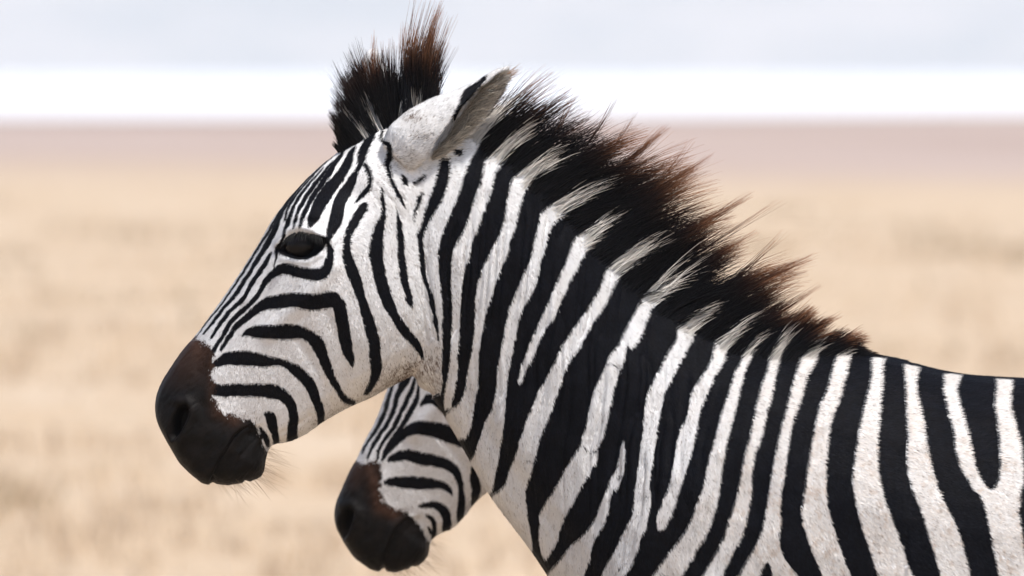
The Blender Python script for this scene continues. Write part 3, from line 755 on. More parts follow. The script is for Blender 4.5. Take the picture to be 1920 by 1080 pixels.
# ------------------------------------------------------------------ one zebra
def build_zebra(near, root):
    ym = 0.0 if near else 0.8
    f = (CD + ym) / CD
    zf = HY + CZ / (S * f)                     # pixel row of the ground in that plane
    parts = [loft(HEAD1 if near else HEAD2, ym, f), loft(NECK1 if near else NECK2, ym, f)]
    fr, hi = legs(0, 0, zf, 1.0) if near else legs(70, 60, zf, 0.93)
    for L, st in ((fr, 24), (hi, -40)):
        for sg in (-1, 1):
            L2 = [(x + sg * st * min(1, max(0, (y - 1500) / 500)), y, l, a, b_) for x, y, l, a, b_ in L]
            parts.append(tube(L2, ym, f, sg))
    parts.append(tube(TAIL if near else [(x + 40, y + 120, l, a, b_) for x, y, l, a, b_ in TAIL], ym, f))
    if near:
        parts.append(ear_mesh(EAR_LR, EAR_RIM, ym, f, 62, 10, 1))
        parts.append(ear_mesh(FAR_LR, EAR_RIM, ym, f, 66, 8, -1))
    else:
        c, s_ = math.cos(-TH2), math.sin(-TH2)
        def tr(r):
            o = [r[0]]
            for k in (1, 3):
                d = np.array([r[k], r[k + 1]]) - A1
                o += list(A2 + K2 * np.array([c * d[0] - s_ * d[1], s_ * d[0] + c * d[1]]))
            return o
        parts.append(ear_mesh([tr(r) for r in EAR_LR], EAR_RIM, ym, f, 52, 8, 1))
        parts.append(ear_mesh([tr(r) for r in FAR_LR], EAR_RIM, ym, f, 52, 8, -1))
    V, F = join(parts)
    V, Q = remesh(V, F, 0.0034 if near else 0.0046)
    T = np.vstack([Q[:, [0, 1, 2]], Q[:, [0, 2, 3]]])
    def proj(V):
        y = ym - np.abs(V[:, 1] - ym)
        k = CD / (CD + y)
        return np.stack([960 + V[:, 0] / S * k, HY - (V[:, 2] - CZ) / S * k], 1)
    E = tri_edges(T)
    P = proj(V)
    q1 = P if near else to1(P)
    wear = 1 - 0.35 * sstep(0, 12, sd_poly(q1, PTS("700,215 760,195 850,165 940,110 975,120 965,170 925,245 860,300 790,330 730,320")))
    V = smooth(V, E, 7, w=wear)
    # finer triangles on the head
    P = proj(V); q1 = P if near else to1(P)
    sel = (q1[:, 0] < 850) & (q1[:, 1] < 925) & (V[:, 1] < ym + (0.0 if near else -0.0))
    if near: sel |= (q1[:, 0] < 1330) & (q1[:, 1] > 300) & (q1[:, 1] < 1090) & (V[:, 1] < ym)
    V, T = refine(V, T, sel)
    V = smooth(V, tri_edges(T), 1)
    N = vnormals(V, T)
    P = proj(V); q1 = P if near else to1(P)
    sidef = np.clip(np.abs(N[:, 1]), 0, 1)
    # ---------------- relief of the head and neck (metres, along the normal)
    def line(pts, amp, sig):
        d, _, _ = d_polyline(q1, pts); return amp * np.exp(-(d / sig) ** 2)
    def spot(x, y, amp, sx, sy=None, rot=0):
        sy = sy or sx; c, s_ = math.cos(R(rot)), math.sin(R(rot))
        dx, dy = q1[:, 0] - x, q1[:, 1] - y
        return amp * np.exp(-((dx * c + dy * s_) / sx) ** 2 - ((-dx * s_ + dy * c) / sy) ** 2)
    hx = np.interp(q1[:, 1], [p[1] for p in HEADNECK], [p[0] for p in HEADNECK])
    earz = sd_poly(q1, PTS("712,235 760,195 850,160 940,105 985,120 970,170 925,250 860,305 790,320 740,318"), 16, -16) > -2
    hd = ((q1[:, 0] < hx) & ~earz).astype(float)
    eyed = sd_poly(q1, EYE)
    D = np.zeros(len(V))
    D += spot(572, 412, .007, 40, 24, -25) + spot(660, 372, -.005, 22) + spot(690, 330, .004, 26)
    D += line(PTS("625,500 590,545 545,585 505,622"), .0055, 17) + line(PTS("470,560 520,500"), .003, 18)
    D += spot(745, 570, .006, 70, 95) + line(PTS("610,585 640,640 650,720"), -.003, 16)
    D += line(PTS("560,640 600,700 620,760"), -.0018, 10)
    D += line(PTS("526,459 534,449 546,437 565,431 590,436 612,449"), .0100, 8) + line(PTS("530,484 555,491 578,491 602,478"), .0022, 5)
    D += line(PTS("540,420 565,414 592,418"), -.0022, 5)
    D += -.0115 * sstep(-2, 5, eyed)
    nost = sd_poly(q1, crom(PTS("350,758 355,771 349,791 338,811 325,826 317,814 320,795 326,776 337,761 350,758"), 3))
    D += -.025 * sstep(-2, 7, nost) + line(PTS("330,752 350,752 361,768 354,795 336,824"), .0045, 10)
    D += line(PTS("318,775 312,800 318,825"), .003, 9)
    mouth = PTS("394,905 399,895 410,867 427,840 440,818 457,803 468,800")
    dm, _, sd_ = d_polyline(q1, mouth)
    inm = (1 - sstep(495, 522, q1[:, 0])) * sstep(786, 812, q1[:, 1])
    D += -.0030 * np.exp(-(dm / 2.6) ** 2) * inm
    D += -.0035 * np.exp(-((dm - 14) / 14) ** 2) * (sd_ > 0) * inm
    D += .0022 * np.exp(-((dm - 9) / 8) ** 2) * (sd_ < 0) * inm
    D += spot(478, 870, .004, 20) + line(PTS("372,640 378,700 380,760"), -.002, 14)
    D += line(PTS("432,905 440,880 455,850"), -.0016, 3.2) * inm + line(PTS("455,903 468,885 480,868"), -.0014, 3) * inm
    D += line(PTS("527,812 545,803 560,795 580,780"), -.0016, 3.5)
    for i, pl in enumerate(("770,520 790,580 803,640", "783,500 803,570 812,630", "755,590 775,640 783,675", "796,480 812,560 820,610", "720,690 735,660", "745,700 755,668", "700,340 740,380 755,410", "690,350 720,395", "712,330 760,375")):
        D += line(PTS(pl), -.0014, 2.6)
    mzr = sstep(-4, 10, sd_poly(P, MUZZLE if near else MUZZLE2, 30, -20))
    mw = np.stack([(q1[:, 0] * .75 + q1[:, 1] * .66), (-q1[:, 0] * .66 + q1[:, 1] * .75) * .35, V[:, 1] * 600], 1)
    D += mzr * (-np.abs(vnoise(mw, 6.5, 44)) * .0016 + vnoise(np.stack([q1[:, 0], q1[:, 1], V[:, 1] * 900], 1), 24, 45) * .0016)
    D *= hd * sidef
    D += hd * (spot(399, 901, -.0065, 4.5, 7) + spot(461, 905, -.0030, 4) + spot(425, 908, .0015, 12) + spot(380, 908, .002, 14))
    # wrinkled skin and muscle of the neck
    W3 = np.stack([P[:, 0] + P[:, 1] * .10, P[:, 1] * 0.07, V[:, 1] * 250], 1)
    reg = np.exp(-((q1[:, 0] - 940) / 190) ** 2 - ((q1[:, 1] - 560) / 230) ** 2) * .9 + .8 * np.exp(-((q1[:, 0] - 1180) / 130) ** 2 - ((q1[:, 1] - 820) / 200) ** 2) + .2
    wn = vnoise(W3 + np.stack([vnoise(np.stack([P[:, 0] * 0, P[:, 1], P[:, 1] * 0], 1), 60, 41) * 5, 0 * P[:, 0], 0 * P[:, 0]], 1), 12, 42)
    wr = -(1 - np.abs(wn)) ** 3 * .0042
    nb = (q1[:, 0] > hx).astype(float) * (q1[:, 0] < 1700)
    D += wr * reg * nb * sidef + vnoise(np.stack([P[:, 0], P[:, 1] * .6, V[:, 1] * 300], 1), 70, 43) * .0035 * nb
    D += line(PTS("870,700 900,800 960,900 1040,1010"), -.006, 30) * nb
    D += line(PTS("1420,720 1330,850 1220,1000 1180,1100"), .010, 60) * nb + line(PTS("1500,760 1420,900 1330,1050"), -.005, 35) * nb
    V = V + N * D[:, None]
    N = vnormals(V, T)
    P = proj(V); q1 = P if near else to1(P)
    # ---------------- coat attributes
    PJ = P + np.stack([vnoise(np.stack([P[:, 0], P[:, 1], 0 * P[:, 0]], 1), 9, 51), vnoise(np.stack([P[:, 0], P[:, 1], 0 * P[:, 0]], 1), 9, 52)], 1) * 1.1
    sf = field1(PJ) if near else field2(PJ)
    cd, cpar, _ = d_polyline(q1, CREST)
    crw = np.interp(cpar, [0, 1, 3, 6, 14, 15, 17, 23], [0, 3, 9, 16, 15, 9, 5, 5])
    sf = np.maximum(sf, np.minimum(crw - cd, 8) * np.where(earz, 0, 1) + np.where(earz, -16, 0))
    eyed = sd_poly(q1, EYE)
    sf = np.maximum(sf, np.clip(eyed + 3.6, -16, 12))
    mz = sd_poly(P, MUZZLE if near else MUZZLE2, 30, -20)
    br = np.clip(1.0 - (q1[:, 1] - 645 + 0.1 * (q1[:, 0] - 360)) / 92.0, 0, 1) ** 1.2 * (0.75 if near else 1.0)
    br = np.maximum(br, 0.8 * np.exp(-(d_polyline(q1, PTS("402,680 408,730 412,768 440,782"))[0] / 16) ** 2))
    dirt_shade = spot(765, 697, .85, 55, 20, -18) * 1.0
    dirt_shade = dirt_shade + spot(585, 624, .55, 16, 11, 30) + spot(773, 222, .9, 17, 11, 10) + spot(748, 300, .30, 26, 16) + spot(790, 256, .45, 22, 10) + spot(705, 360, .12, 30) + spot(815, 700, .6, 14, 45) + spot(450, 782, .5, 30, 8)  # brown marks, plus shade at the ear base painted as a soft spot
    dirt_shade = dirt_shade + .45 * np.exp(-(d_polyline(q1, PTS("600,795 655,768 700,748 750,718"))[0] / 14) ** 2)
    dirt_shade = np.clip(dirt_shade * (0.35 + 0.65 * sstep(-.3, .3, vnoise(V, .004, 61))), 0, 1)
    earin = sstep(-2, 3, sd_poly(q1, EARIN)) * (V[:, 1] < ym - .02) * (N[:, 1] < .1)
    hoof = V[:, 2] < 0.062
    mz = np.where(hoof, 10, mz + 4.5 * vnoise(np.stack([P[:, 0], P[:, 1], 0 * P[:, 0]], 1), 7, 62))
    o = mesh_obj("body", V, T, M_COAT, root, smooth=True)
    for nm, dat in (("stripe", sf), ("muzzle", mz), ("brown", br), ("dirt_shade", dirt_shade), ("earin", earin)):
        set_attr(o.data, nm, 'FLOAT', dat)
    # ---------------- short fur
    C3 = V[T].mean(1); N3 = np.cross(V[T[:, 1]] - V[T[:, 0]], V[T[:, 2]] - V[T[:, 0]]); A3 = np.linalg.norm(N3, axis=1) / 2; N3 /= np.maximum(2 * A3, 1e-12)[:, None]
    Pc = proj(C3); q3 = Pc if near else to1(Pc)
    inframe = (Pc[:, 0] < 2010) & (Pc[:, 1] < 1160)
    wt = A3 * np.where(inframe, 1, 0.06) * np.where(N3[:, 1] > .35, .12, 1.0)
    wt *= np.where((mz[T].mean(1) > 0), np.where(br[T].mean(1) > .25, .6, .25), 1) * np.where(eyed[T].mean(1) > -1, 0, 1)
    if not near: wt *= np.where((Pc[:, 0] < 960) & (Pc[:, 1] > 680), 1, .05)
    nf = 680000 if near else 110000
    i, bc = sample(V, T, wt, nf)
    bary = lambda a: (a[T[i]] * (bc if a.ndim == 1 else bc[:, :, None])).sum(1)
    p = bary(V); n_ = bary(N); n_ /= np.maximum(np.linalg.norm(n_, axis=1), 1e-9)[:, None]
    pp = proj(p); qq = pp if near else to1(pp)
    fl = flow_dir(qq); fl += rng.normal(0, .16, fl.shape)
    d = np.stack([fl[:, 0], 0 * fl[:, 0], -fl[:, 1]], 1)
    d -= n_ * (d * n_).sum(1)[:, None]; d /= np.maximum(np.linalg.norm(d, axis=1), 1e-9)[:, None]
    hl = np.interp(qq[:, 0], [300, 420, 560, 640, 800, 1100, 1500], [.0030, .0034, .0034, .0042, .005, .006, .0068]) * (.7 + .6 * rng.random(nf)) * (1 if near else .9)
    lift = .16 + .14 * rng.random(nf)
    side = np.cross(d, n_)
    hw = .00034 + .00018 * rng.random(nf)
    tip = p + d * (hl * np.cos(lift))[:, None] + n_ * (hl * np.sin(lift))[:, None]
    VV = np.stack([p - side * hw[:, None] - n_ * .0004, p + side * hw[:, None] - n_ * .0004, tip], 1).reshape(-1, 3)
    s_ = bary(sf) + rng.normal(0, .6, nf)
    blk = s_ > 0
    g = rng.random((nf, 1))
    dn = vnoise(p, .03, 71)[:, None] * .5 + .5; dn2 = vnoise(p, .008, 72)[:, None] * .5 + .5
    wcol = np.array([.915, .925, .935]) * (1 - .16 * g) * (1 - .10 * dn * np.array([.6, .9, 1.15])) * (1 - .12 * dn2)
    dk = (rng.random((nf, 1)) < .025 + .06 * (dn2 > .68))
    wcol = np.where(dk, np.array([.24, .20, .18]), wcol)
    bodyw = sstep(1150, 1500, qq[:, 0])[:, None]
    wcol = wcol * (1 - bodyw * np.array([0.0, .05, .10]))
    wcol = wcol * (1 - .17 * (sd_poly(qq, PTS('712,235 760,195 850,160 940,105 985,120 970,170 925,250 860,305 790,320 740,318')) > 0)[:, None] * (.6 + .8 * dn2))  # outer ear hair darkened: its weaker sunlight is put into the colour
    mot = sstep(.50, .80, (vnoise(p, .0045, 73)[:, None] * .5 + .5) * .6 + .4 * (vnoise(p, .013, 74)[:, None] * .5 + .5)) * bodyw * sstep(720, 900, qq[:, 1])[:, None]
    wcol = wcol * (1 - .30 * mot * np.array([.55, .8, 1.0]))
    dd = bary(dirt_shade)[:, None]
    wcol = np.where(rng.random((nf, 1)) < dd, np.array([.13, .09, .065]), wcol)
    bodyw0 = .3 + .7 * sstep(1450, 1800, qq[:, 0])[:, None] * (1 - sstep(720, 900, qq[:, 1]))[:, None]
    bcol = np.array([.0036, .0042, .0064]) * (.4 + 1.1 * g + .9 * dn2) + np.array([.004, .0025, .002]) * dn * bodyw0
    col = np.where(blk[:, None], bcol, wcol)
    mzh = bary(mz) + rng.normal(0, 3.2, nf)
    brh = bary(br)[:, None]
    mcol = (np.array([.0045, .0040, .0038]) * (1 - brh) + np.array([.066, .032, .020]) * brh) * (.6 + .8 * g)
    col = np.where((mzh > 0)[:, None], mcol, col)
    eh = bary(earin)[:, None]
    col = np.where(eh > .5, np.array([.92, .86, .78]) * (.55 + .5 * g), col)
    fo = mesh_obj("coat_hair", VV, np.arange(nf * 3).reshape(-1, 3), M_FUR, root)
    set_attr(fo.data, "col", 'FLOAT_COLOR', np.hstack([np.repeat(col, 3, 0), np.ones((nf * 3, 1))]))
    nn = n_ * .8 + rng.normal(0, .10, n_.shape) + np.stack([d[:, 0], d[:, 1], d[:, 2]], 1) * .12
    nn /= np.linalg.norm(nn, axis=1)[:, None]
    set_attr(fo.data, "nrm", 'FLOAT_VECTOR', np.repeat(nn, 3, 0))

    # ---------------- mane
    MT = np.array([  # crest px x, y | angle deg | length px | lateral zone px
     (638, 282, 128, 22, 5), (655, 268, 127, 62, 9), (672, 255, 126, 88, 13), (690, 240, 124, 112, 16), (708, 226, 116, 120, 18), (728, 221, 105, 142, 20), (745, 218, 96, 155, 21),
     (760, 215, 87, 172, 32), (778, 213, 83, 176, 38), (795, 213, 81, 168, 38), (806, 214, 82, 140, 34), (814, 215, 84, 18, 12), (868, 225, 48, 12, 14), (884, 234, 44, 100, 22), (905, 244, 42, 140, 26), (940, 262, 40, 160, 30),
     (985, 290, 37, 168, 32), (1030, 326, 34, 178, 33), (1075, 368, 33, 188, 33), (1120, 415, 32, 196, 33), (1170, 474, 31, 196, 32), (1220, 524, 31, 188, 31), (1280, 570, 31, 176, 30),
     (1340, 609, 34, 156, 28), (1400, 639, 38, 126, 24), (1450, 648, 40, 98, 20), (1500, 652, 36, 84, 15), (1550, 655, 30, 66, 10), (1590, 658, 20, 46, 7), (1640, 665, 8, 18, 4)])
    cd3, cp3, _ = d_polyline(q3, MT[:, :2])
    zone = np.interp(cp3, np.arange(len(MT)), MT[:, 4]) * (1 + .22 * vnoise(C3, .02, 81) + .10 * vnoise(C3, .006, 82))
    ear3 = earz[T].any(1) & (np.abs(C3[:, 1] - ym) > .026)
    wt = A3 * (np.where(cd3 < zone, 1, .75 * (1 - sstep(1.0, np.where(cp3 > 12, 1.9, 1.15), cd3 / np.maximum(zone, .1)))) * ~ear3 * (N3[:, 2] > -.2)) * np.interp(cp3, np.arange(len(MT)), np.where(MT[:, 3] < 30, .7, 1.0)) * np.where(cp3 < 12, 3.6, 1.0)
    wt *= np.where(C3[:, 1] > ym + .012, .5, 1.0)
    nm = 23000 if near else 3000
    i, bc = sample(V, T, wt, nm)
    p = bary(V); n_ = bary(N); n_ /= np.maximum(np.linalg.norm(n_, axis=1), 1e-9)[:, None]
    pp = proj(p); qq = pp if near else to1(pp)
    _, cp, _ = d_polyline(qq, MT[:, :2]); cdm, _, _ = d_polyline(qq, MT[:, :2])
    ii = np.arange(len(MT))
    ang = np.interp(cp, ii, MT[:, 2]); ln = np.interp(cp, ii, MT[:, 3]) * np.where(cp > 12, .90, .90)
    zq = cdm / np.maximum(np.interp(cp, ii, MT[:, 4]), .1)
    zlen = 1 - .72 * sstep(.75, 1.75, zq)
    srt = bary(sf) + rng.normal(0, 1.2, nm)
    white0 = (srt < -.8) & (cp > 12) & (cdm > .12 * np.interp(cp, ii, MT[:, 4]))
    # tufts: hairs gather round the tuft they belong to
    ncl = 330 if near else 100
    ci = rng.choice(nm, ncl, replace=False)
    key = np.stack([qq[:, 0], qq[:, 1], p[:, 1] * 1200], 1)
    cl = np.zeros(nm, int)
    for a in range(0, nm, 4000):
        cl[a:a + 4000] = ((key[a:a + 4000, None, :] - key[ci][None]) ** 2).sum(2).argmin(1)
    cang = rng.normal(0, 9, ncl) * np.where(key[ci][:, 0] < 830, .6, 1); clen = 1 + np.clip(rng.normal(0, .20, ncl), -.35, .4); cy = rng.normal(0, .10, ncl)
    # a few long wisps that stick out, placed along the crest
    for (wx, wy, da, lf) in ((1085, 375, -8, 1.38), (1040, 335, -10, 1.28), (1180, 486, -5, 1.28), (1235, 535, -3, 1.15), (1300, 583, -10, 1.45), (1318, 594, -12, 1.5), (760, 201, -10, 1.42), (768, 200, -9, 1.36), (1500, 652, 4, 1.2), (960, 275, 6, 1.2), (1120, 415, 3, 1.22)):
        k = ((key[ci][:, 0] - wx) ** 2 + (key[ci][:, 1] - wy) ** 2 + (key[ci][:, 2] - ym * 1200) ** 2 * .3).argmin()
        cang[k] = da; clen[k] = lf; cy[k] = 0
    lenj = clen[cl] * (1 - .42 * rng.random(nm) ** 1.7) * np.where(rng.random(nm) < .03, 1.12, 1)
    L = ln * lenj * zlen * S * f * (1 if near else K2)
    hairang = ang + cang[cl] * .75 + rng.normal(0, 4.0, nm) + (0 if near else 8)
    a0 = R(1) * (hairang + 5); a1 = R(1) * (hairang - 9 * np.where(cp > 12, 1, .3) - 4)
    d0 = np.stack([np.cos(a0), 0 * a0, np.sin(a0)], 1) + n_ * (np.where(white0, .50, .30) * (1 - .45 * sstep(.8, 1.6, zq)))[:, None]
    yc = (p[:, 1] - ym)
    d1 = np.stack([np.cos(a1), cy[cl] + rng.normal(0, .05, nm) - yc * 6.0, np.sin(a1)], 1)
    # gather towards the tuft's axis
    off = (p - p[ci][cl]); off -= d1 * (off * d1).sum(1)[:, None]
    d1 = d1 - off / np.maximum(L, .02)[:, None] * np.where(rng.random(nm) < .12, -.3, np.where(cp < 12, .25, .95))[:, None]
    white = white0.copy()
    for (wx, wy) in ((688, 254), (713, 238), (750, 226), (786, 222)):
        white |= (cp < 12) & (np.hypot(qq[:, 0] - wx, qq[:, 1] - wy) < 9) & (p[:, 1] < ym - .004) & (rng.random(nm) < .75)
    L = np.where(white, L * np.where(cp < 12, .35 + .3 * rng.random(nm), .38 + .42 * rng.random(nm) ** 1.3), L)
    seg = 5
    t = np.linspace(0, 1, seg + 1)[None, :, None]
    g = rng.random((nm, 1, 1))
    absl = (L / (S * f))[:, None, None] * t                     # distance from the skin, px
    edge = np.clip((absl - ln[:, None, None] * .66) / (ln[:, None, None] * .44), 0, 1) * np.where((cp < 12) & (ang > 112), .35, 1.0)[:, None, None]
    dark = np.array([.0055, .0055, .0075]) * (.6 + .8 * g)
    brown = np.array([.040, .016, .010]) * (.6 + .8 * g); tipc = np.array([.40, .18, .085]) * (.6 + .7 * g)
    cb = dark * (1 - np.clip(edge * 1.7, 0, 1)) + brown * np.clip(edge * 1.7, 0, 1)
    k2 = np.clip((edge - .55) / .45, 0, 1) ** 1.4; cb = cb * (1 - k2) + tipc * k2
    cw = np.array([.95, .92, .86]) * (.8 + .2 * g) * (1 - .40 * t ** 2 * np.array([.6, .85, 1.0]))
    colm = np.where(white[:, None, None], cw, cb)
    strands("mane", p - n_ * .002, d0, d1, L, np.where(white, .00050, .00056) * (.7 + .6 * rng.random(nm)), colm, M_MANE, root, seg, curl=rng.normal(0, .05, (nm, 3)), skin=(n_ * .75 + np.array([0, -.35, .35]) * np.where(p[:, 1:2] < ym, 1, [[0]]), white))

    if near:
        WSP = [((768, 208), 78, (829, 2), 60, 9), ((790, 208), 85, (812, 38), 40, 8), ((715, 225), 112, (700, 62), 30, 8), ((1000, 300), 40, (1075, 178), 26, 7), ((1045, 340), 40, (1172, 152), 10, 5),
               ((1085, 375), 34, (1255, 234), 60, 10), ((1075, 368), 36, (1196, 205), 16, 6), ((1130, 425), 34, (1338, 292), 45, 9), ((1140, 440), 36, (1300, 255), 12, 7), ((1190, 497), 32, (1412, 361), 55, 9), ((1225, 528), 32, (1468, 372), 12, 7),
               ((1235, 536), 30, (1425, 432), 28, 8), ((1305, 588), 30, (1532, 479), 75, 11), ((1300, 583), 33, (1480, 425), 14, 7), ((1390, 634), 36, (1540, 535), 26, 8), ((1470, 650), 36, (1580, 590), 30, 8), ((1540, 655), 28, (1616, 618), 40, 7)]
        for (rx, ry), a0_, (tx_, ty_), cnt, spr in WSP:
            r_ = np.stack([(rx + rng.normal(0, spr, cnt) - 960) * S * f, ym + rng.normal(0, .007, cnt), CZ - (ry + rng.normal(0, spr * .7, cnt) - HY) * S * f], 1)
            fr_ = .72 + .28 * rng.random(cnt) ** .6
            tp = np.stack([(tx_ - 960) * S * f + rng.normal(0, .0035, cnt), ym + rng.normal(0, .012, cnt), CZ - (ty_ - HY) * S * f + rng.normal(0, .0035, cnt)], 1)
            v_ = (tp - r_); Lv = np.linalg.norm(v_, axis=1); v_ /= Lv[:, None]
            s0 = np.stack([np.full(cnt, math.cos(R(a0_))), np.zeros(cnt), np.full(cnt, math.sin(R(a0_)))], 1)
            tt_ = np.linspace(0, 1, 7)[None, :, None]; g = rng.random((cnt, 1, 1))
            k_ = np.clip((tt_ - .42) / .58, 0, 1)
            cs = np.array([.006, .006, .008]) * (1 - k_) ** 2 + 2 * k_ * (1 - k_) * np.array([.05, .02, .012]) + k_ ** 2 * np.array([.50, .22, .11]) * (.6 + .6 * g)
            strands("mane_wisp", r_, s0 * .55 + v_ * .45, v_ * 1.45 - s0 * .45, Lv * fr_, np.full(cnt, .00052), cs, M_MANE, root, 6)
        n = 40
        r_ = np.stack([(955 + rng.normal(0, 2.5, n) - 960) * S, -.048 + rng.normal(0, .004, n), CZ - (140 + rng.normal(0, 6, n) - HY) * S], 1)
        d_ = np.array([.8, -.05, .42]) + rng.normal(0, .14, (n, 3))
        strands("ear_tuft", r_, d_, d_, .008 + .013 * rng.random(n), np.full(n, .00026), np.array([.55, .33, .18]) * (.6 + .6 * rng.random((n, 1, 1))) * np.ones((1, 4, 1)), M_WHISK, root, 3)
    # ---------------- eyes
    ex = np.array([[566., 461.]])
    if not near:
        d = ex - A1; c, s_ = math.cos(-TH2), math.sin(-TH2)
        ex = A2 + K2 * np.stack([c * d[:, 0] - s_ * d[:, 1], s_ * d[:, 0] + c * d[:, 1]], 1)
    kk = 1 if near else K2
    ring = np.abs(eyed + 5) < 2.5
    depth = np.median((ym - V[:, 1])[ring & (V[:, 1] < ym)]) if ring.any() else .085
    rad = .0215 * kk
    for sg in (1, -1):
        yc = depth - rad - .0040
        fz = (CD + ym - yc) / CD
        cx, cz = (ex[0, 0] - 960) * S * fz, CZ - (ex[0, 1] - HY) * S * fz
        u, v = np.meshgrid(np.linspace(0, 2 * math.pi, 33)[:-1], np.linspace(0, math.pi, 18)[1:-1])
        X = cx + rad * 1.12 * np.sin(v) * np.cos(u); Y = ym - sg * (yc + rad * np.cos(v)); Z = cz + rad * .98 * np.sin(v) * np.sin(u)
        SV = np.stack([X.ravel(), Y.ravel(), Z.ravel()], 1)
        SV = np.vstack([SV, [[cx, ym - sg * (yc + rad), cz], [cx, ym - sg * (yc - rad), cz]]])
        r_, c_ = X.shape; FF = []
        for a in range(r_ - 1):
            for b_ in range(c_):
                c2 = (b_ + 1) % c_
                q = (a * c_ + b_, a * c_ + c2, (a + 1) * c_ + c2, (a + 1) * c_ + b_)
                FF += [(q[0], q[1], q[2]), (q[0], q[2], q[3])]
        for b_ in range(c_):
            c2 = (b_ + 1) % c_
            FF += [(r_ * c_, c2, b_), (r_ * c_ + 1, (r_ - 1) * c_ + b_, (r_ - 1) * c_ + c2)]
        mesh_obj("eye", SV, np.array(FF), M_EYE, root, smooth=True)
    if near:
        # eyelashes along the upper lid, hanging outwards over the eye
        n = 230
        tt = rng.random(n)
        lid = crom(PTS("533,451 546,440 563,435 587,440 605,447"), 20)
        lp = lid[(tt * (len(lid) - 1)).astype(int)] + rng.normal(0, .8, (n, 2))
        y0 = depth + .009
        fz = (CD - y0) / CD
        rt = np.stack([(lp[:, 0] - 960) * S * fz, np.full(n, -y0), CZ - (lp[:, 1] - HY) * S * fz], 1)
        dd0 = np.stack([-.15 + .5 * (tt - .4), -.75 + 0 * tt, -.6 + 0 * tt], 1) + rng.normal(0, .08, (n, 3))
        dd1 = np.stack([-.3 + .7 * (tt - .4), -.15 + 0 * tt, -1 + 0 * tt], 1) + rng.normal(0, .08, (n, 3))
        strands("eyelashes", rt, dd0, dd1, (.008 + .007 * rng.random(n)), np.full(n, .00036), np.full((n, 5, 3), .004), M_MANE, root, 4)
        # long soft hair inside the ear
        w2 = A3 * (earin[T].mean(1) > .5)
        if w2.sum() > 0:
            n = 2000
            i, bc = sample(V, T, w2, n)
            p = bary(V); n_ = bary(N)
            d0 = np.stack([.35 + 0 * p[:, 0], -.55 + 0 * p[:, 0], .55 + 0 * p[:, 0]], 1) + rng.normal(0, .25, (n, 3))
            d1 = np.stack([.75 + 0 * p[:, 0], -.35 + 0 * p[:, 0], .15 + 0 * p[:, 0]], 1) + rng.normal(0, .3, (n, 3))
            g = rng.random((n, 1, 1))
            cc = np.array([.80, .74, .66]) * (.25 + .8 * g) * np.ones((1, 5, 1))
            strands("ear_hair", p, d0, d1, .014 + .018 * rng.random(n), np.full(n, .00045), cc, M_WHISK, root, 4)
    # whiskers on chin and lips
    n = 95 if near else 85
    c1 = crom(PTS("470,901 488,893 498,875 500,858 502,842"), 8); c2_ = crom(PTS("405,901 425,905 450,905 475,899"), 8)
    a = np.vstack([c1[rng.integers(0, len(c1), n // 2)], c2_[rng.integers(0, len(c2_), n - n // 2)]]) + rng.normal(0, 3, (n, 2))
    a[:, 1] -= 4
    if not near:
        d = a - A1; c, s_ = math.cos(-TH2), math.sin(-TH2)
        a = A2 + K2 * np.stack([c * d[:, 0] - s_ * d[:, 1], s_ * d[:, 0] + c * d[:, 1]], 1)
    yo = rng.normal(0, .012, n)
    rt = np.stack([(a[:, 0] - 960) * S * f, ym + yo, CZ - (a[:, 1] - HY) * S * f], 1)
    an = np.concatenate([R(1) * rng.normal(-28, 12, n // 2), R(1) * rng.normal(-50, 14, n - n // 2)])
    d0 = np.stack([np.cos(an), yo * 12, np.sin(an)], 1); d1 = d0 + np.stack([.15 + 0 * an, 0 * an, -.18 + 0 * an], 1) + rng.normal(0, .12, (n, 3))
    cc = np.array([.30, .20, .13]) * (.4 + .9 * rng.random((n, 1, 1))) * np.ones((1, 6, 1))
    strands("whiskers", rt, d0, d1, .016 + .032 * rng.random(n) ** 1.5, np.full(n, .00017), cc, M_WHISK, root, 5)
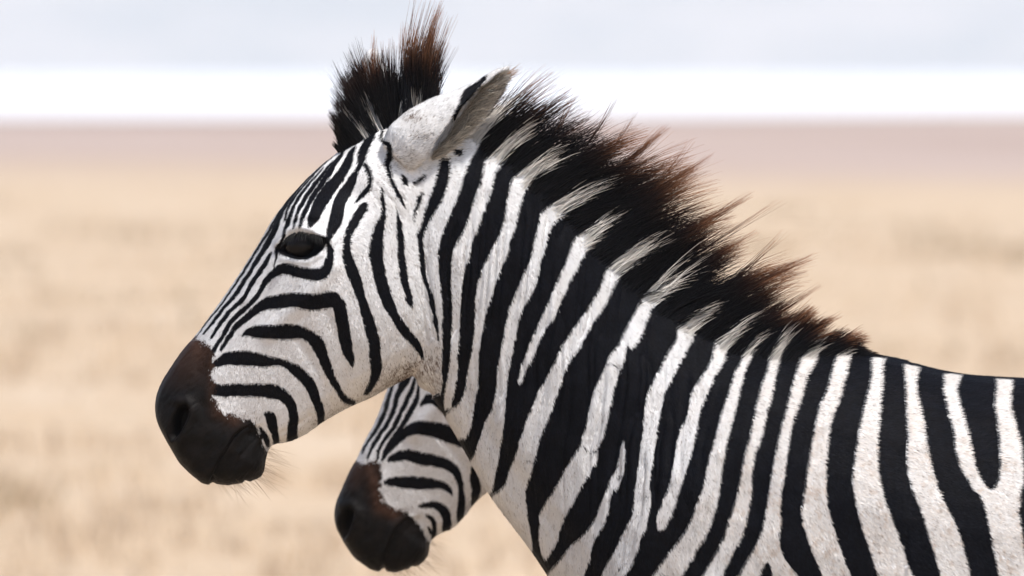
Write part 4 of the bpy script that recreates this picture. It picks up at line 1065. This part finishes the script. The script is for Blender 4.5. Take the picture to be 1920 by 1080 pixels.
    # tail tuft
    n = 900
    tx, ty = (2868, 1480) if near else (2908, 1600)
    rt = np.stack([(tx - 960) * S * f + rng.normal(0, .006, n), ym + rng.normal(0, .006, n), CZ - (ty - 60 - HY) * S * f + rng.random(n) * .10 - .05], 1)
    d0 = np.stack([0 * rt[:, 0], 0 * rt[:, 0], -1 + 0 * rt[:, 0]], 1) + rng.normal(0, .14, (n, 3))
    strands("tail_tuft", rt, d0, d0 * .5 + np.array([0, 0, -.6]), .18 + .18 * rng.random(n), np.full(n, .0006), np.full((n, 5, 3), .012), M_MANE, root, 4)

def zroot(x, y, label):
    e = bpy.data.objects.new("zebra", None); COL.objects.link(e)
    e.empty_display_size = .3
    tag(e, label, "zebra"); e["group"] = "zebras standing side by side"
    return e
z1 = zroot(0, 0, "zebra in front with striped neck, windblown brown-tipped mane and one ear turned back")
build_zebra(True, z1)
z2 = zroot(0, .8, "zebra behind, only its dark muzzle and striped cheek showing below the other's throat")
build_zebra(False, z2)
for z, loc in ((z1, (0.7, 0.0, 0)), (z2, (0.75, 0.8, 0))):     # origin at the ground under the animal
    z.location = loc
    for ch in z.children: ch.location = (-loc[0], -loc[1], -loc[2])

# ------------------------------------------------------------------ haze over the plain
def box(name, lo, hi):
    x0, y0, z0 = lo; x1, y1, z1_ = hi
    V = np.array([(x, y, z) for z in (z0, z1_) for y in (y0, y1) for x in (x0, x1)], float)
    F = np.array([(0, 2, 3, 1), (4, 5, 7, 6), (0, 1, 5, 4), (2, 6, 7, 3), (0, 4, 6, 2), (1, 3, 7, 5)])
    return mesh_obj(name, V, F)
hzb = box("haze", (-9500, -500, -12), (9500, 14500, 520))
m, t = new_mat("haze_air"); b = NB(t)
pv = b.n("ShaderNodeVolumePrincipled", ins={"Color": c4(0.67, 0.69, 0.73), "Density": 0.00030, "Anisotropy": 0.0})
b.n("ShaderNodeOutputMaterial", ins={1: pv.outputs[0]})
hzb.data.materials.append(m)
tag(hzb, "pale bluish haze hanging over the whole plain", "haze", "stuff")
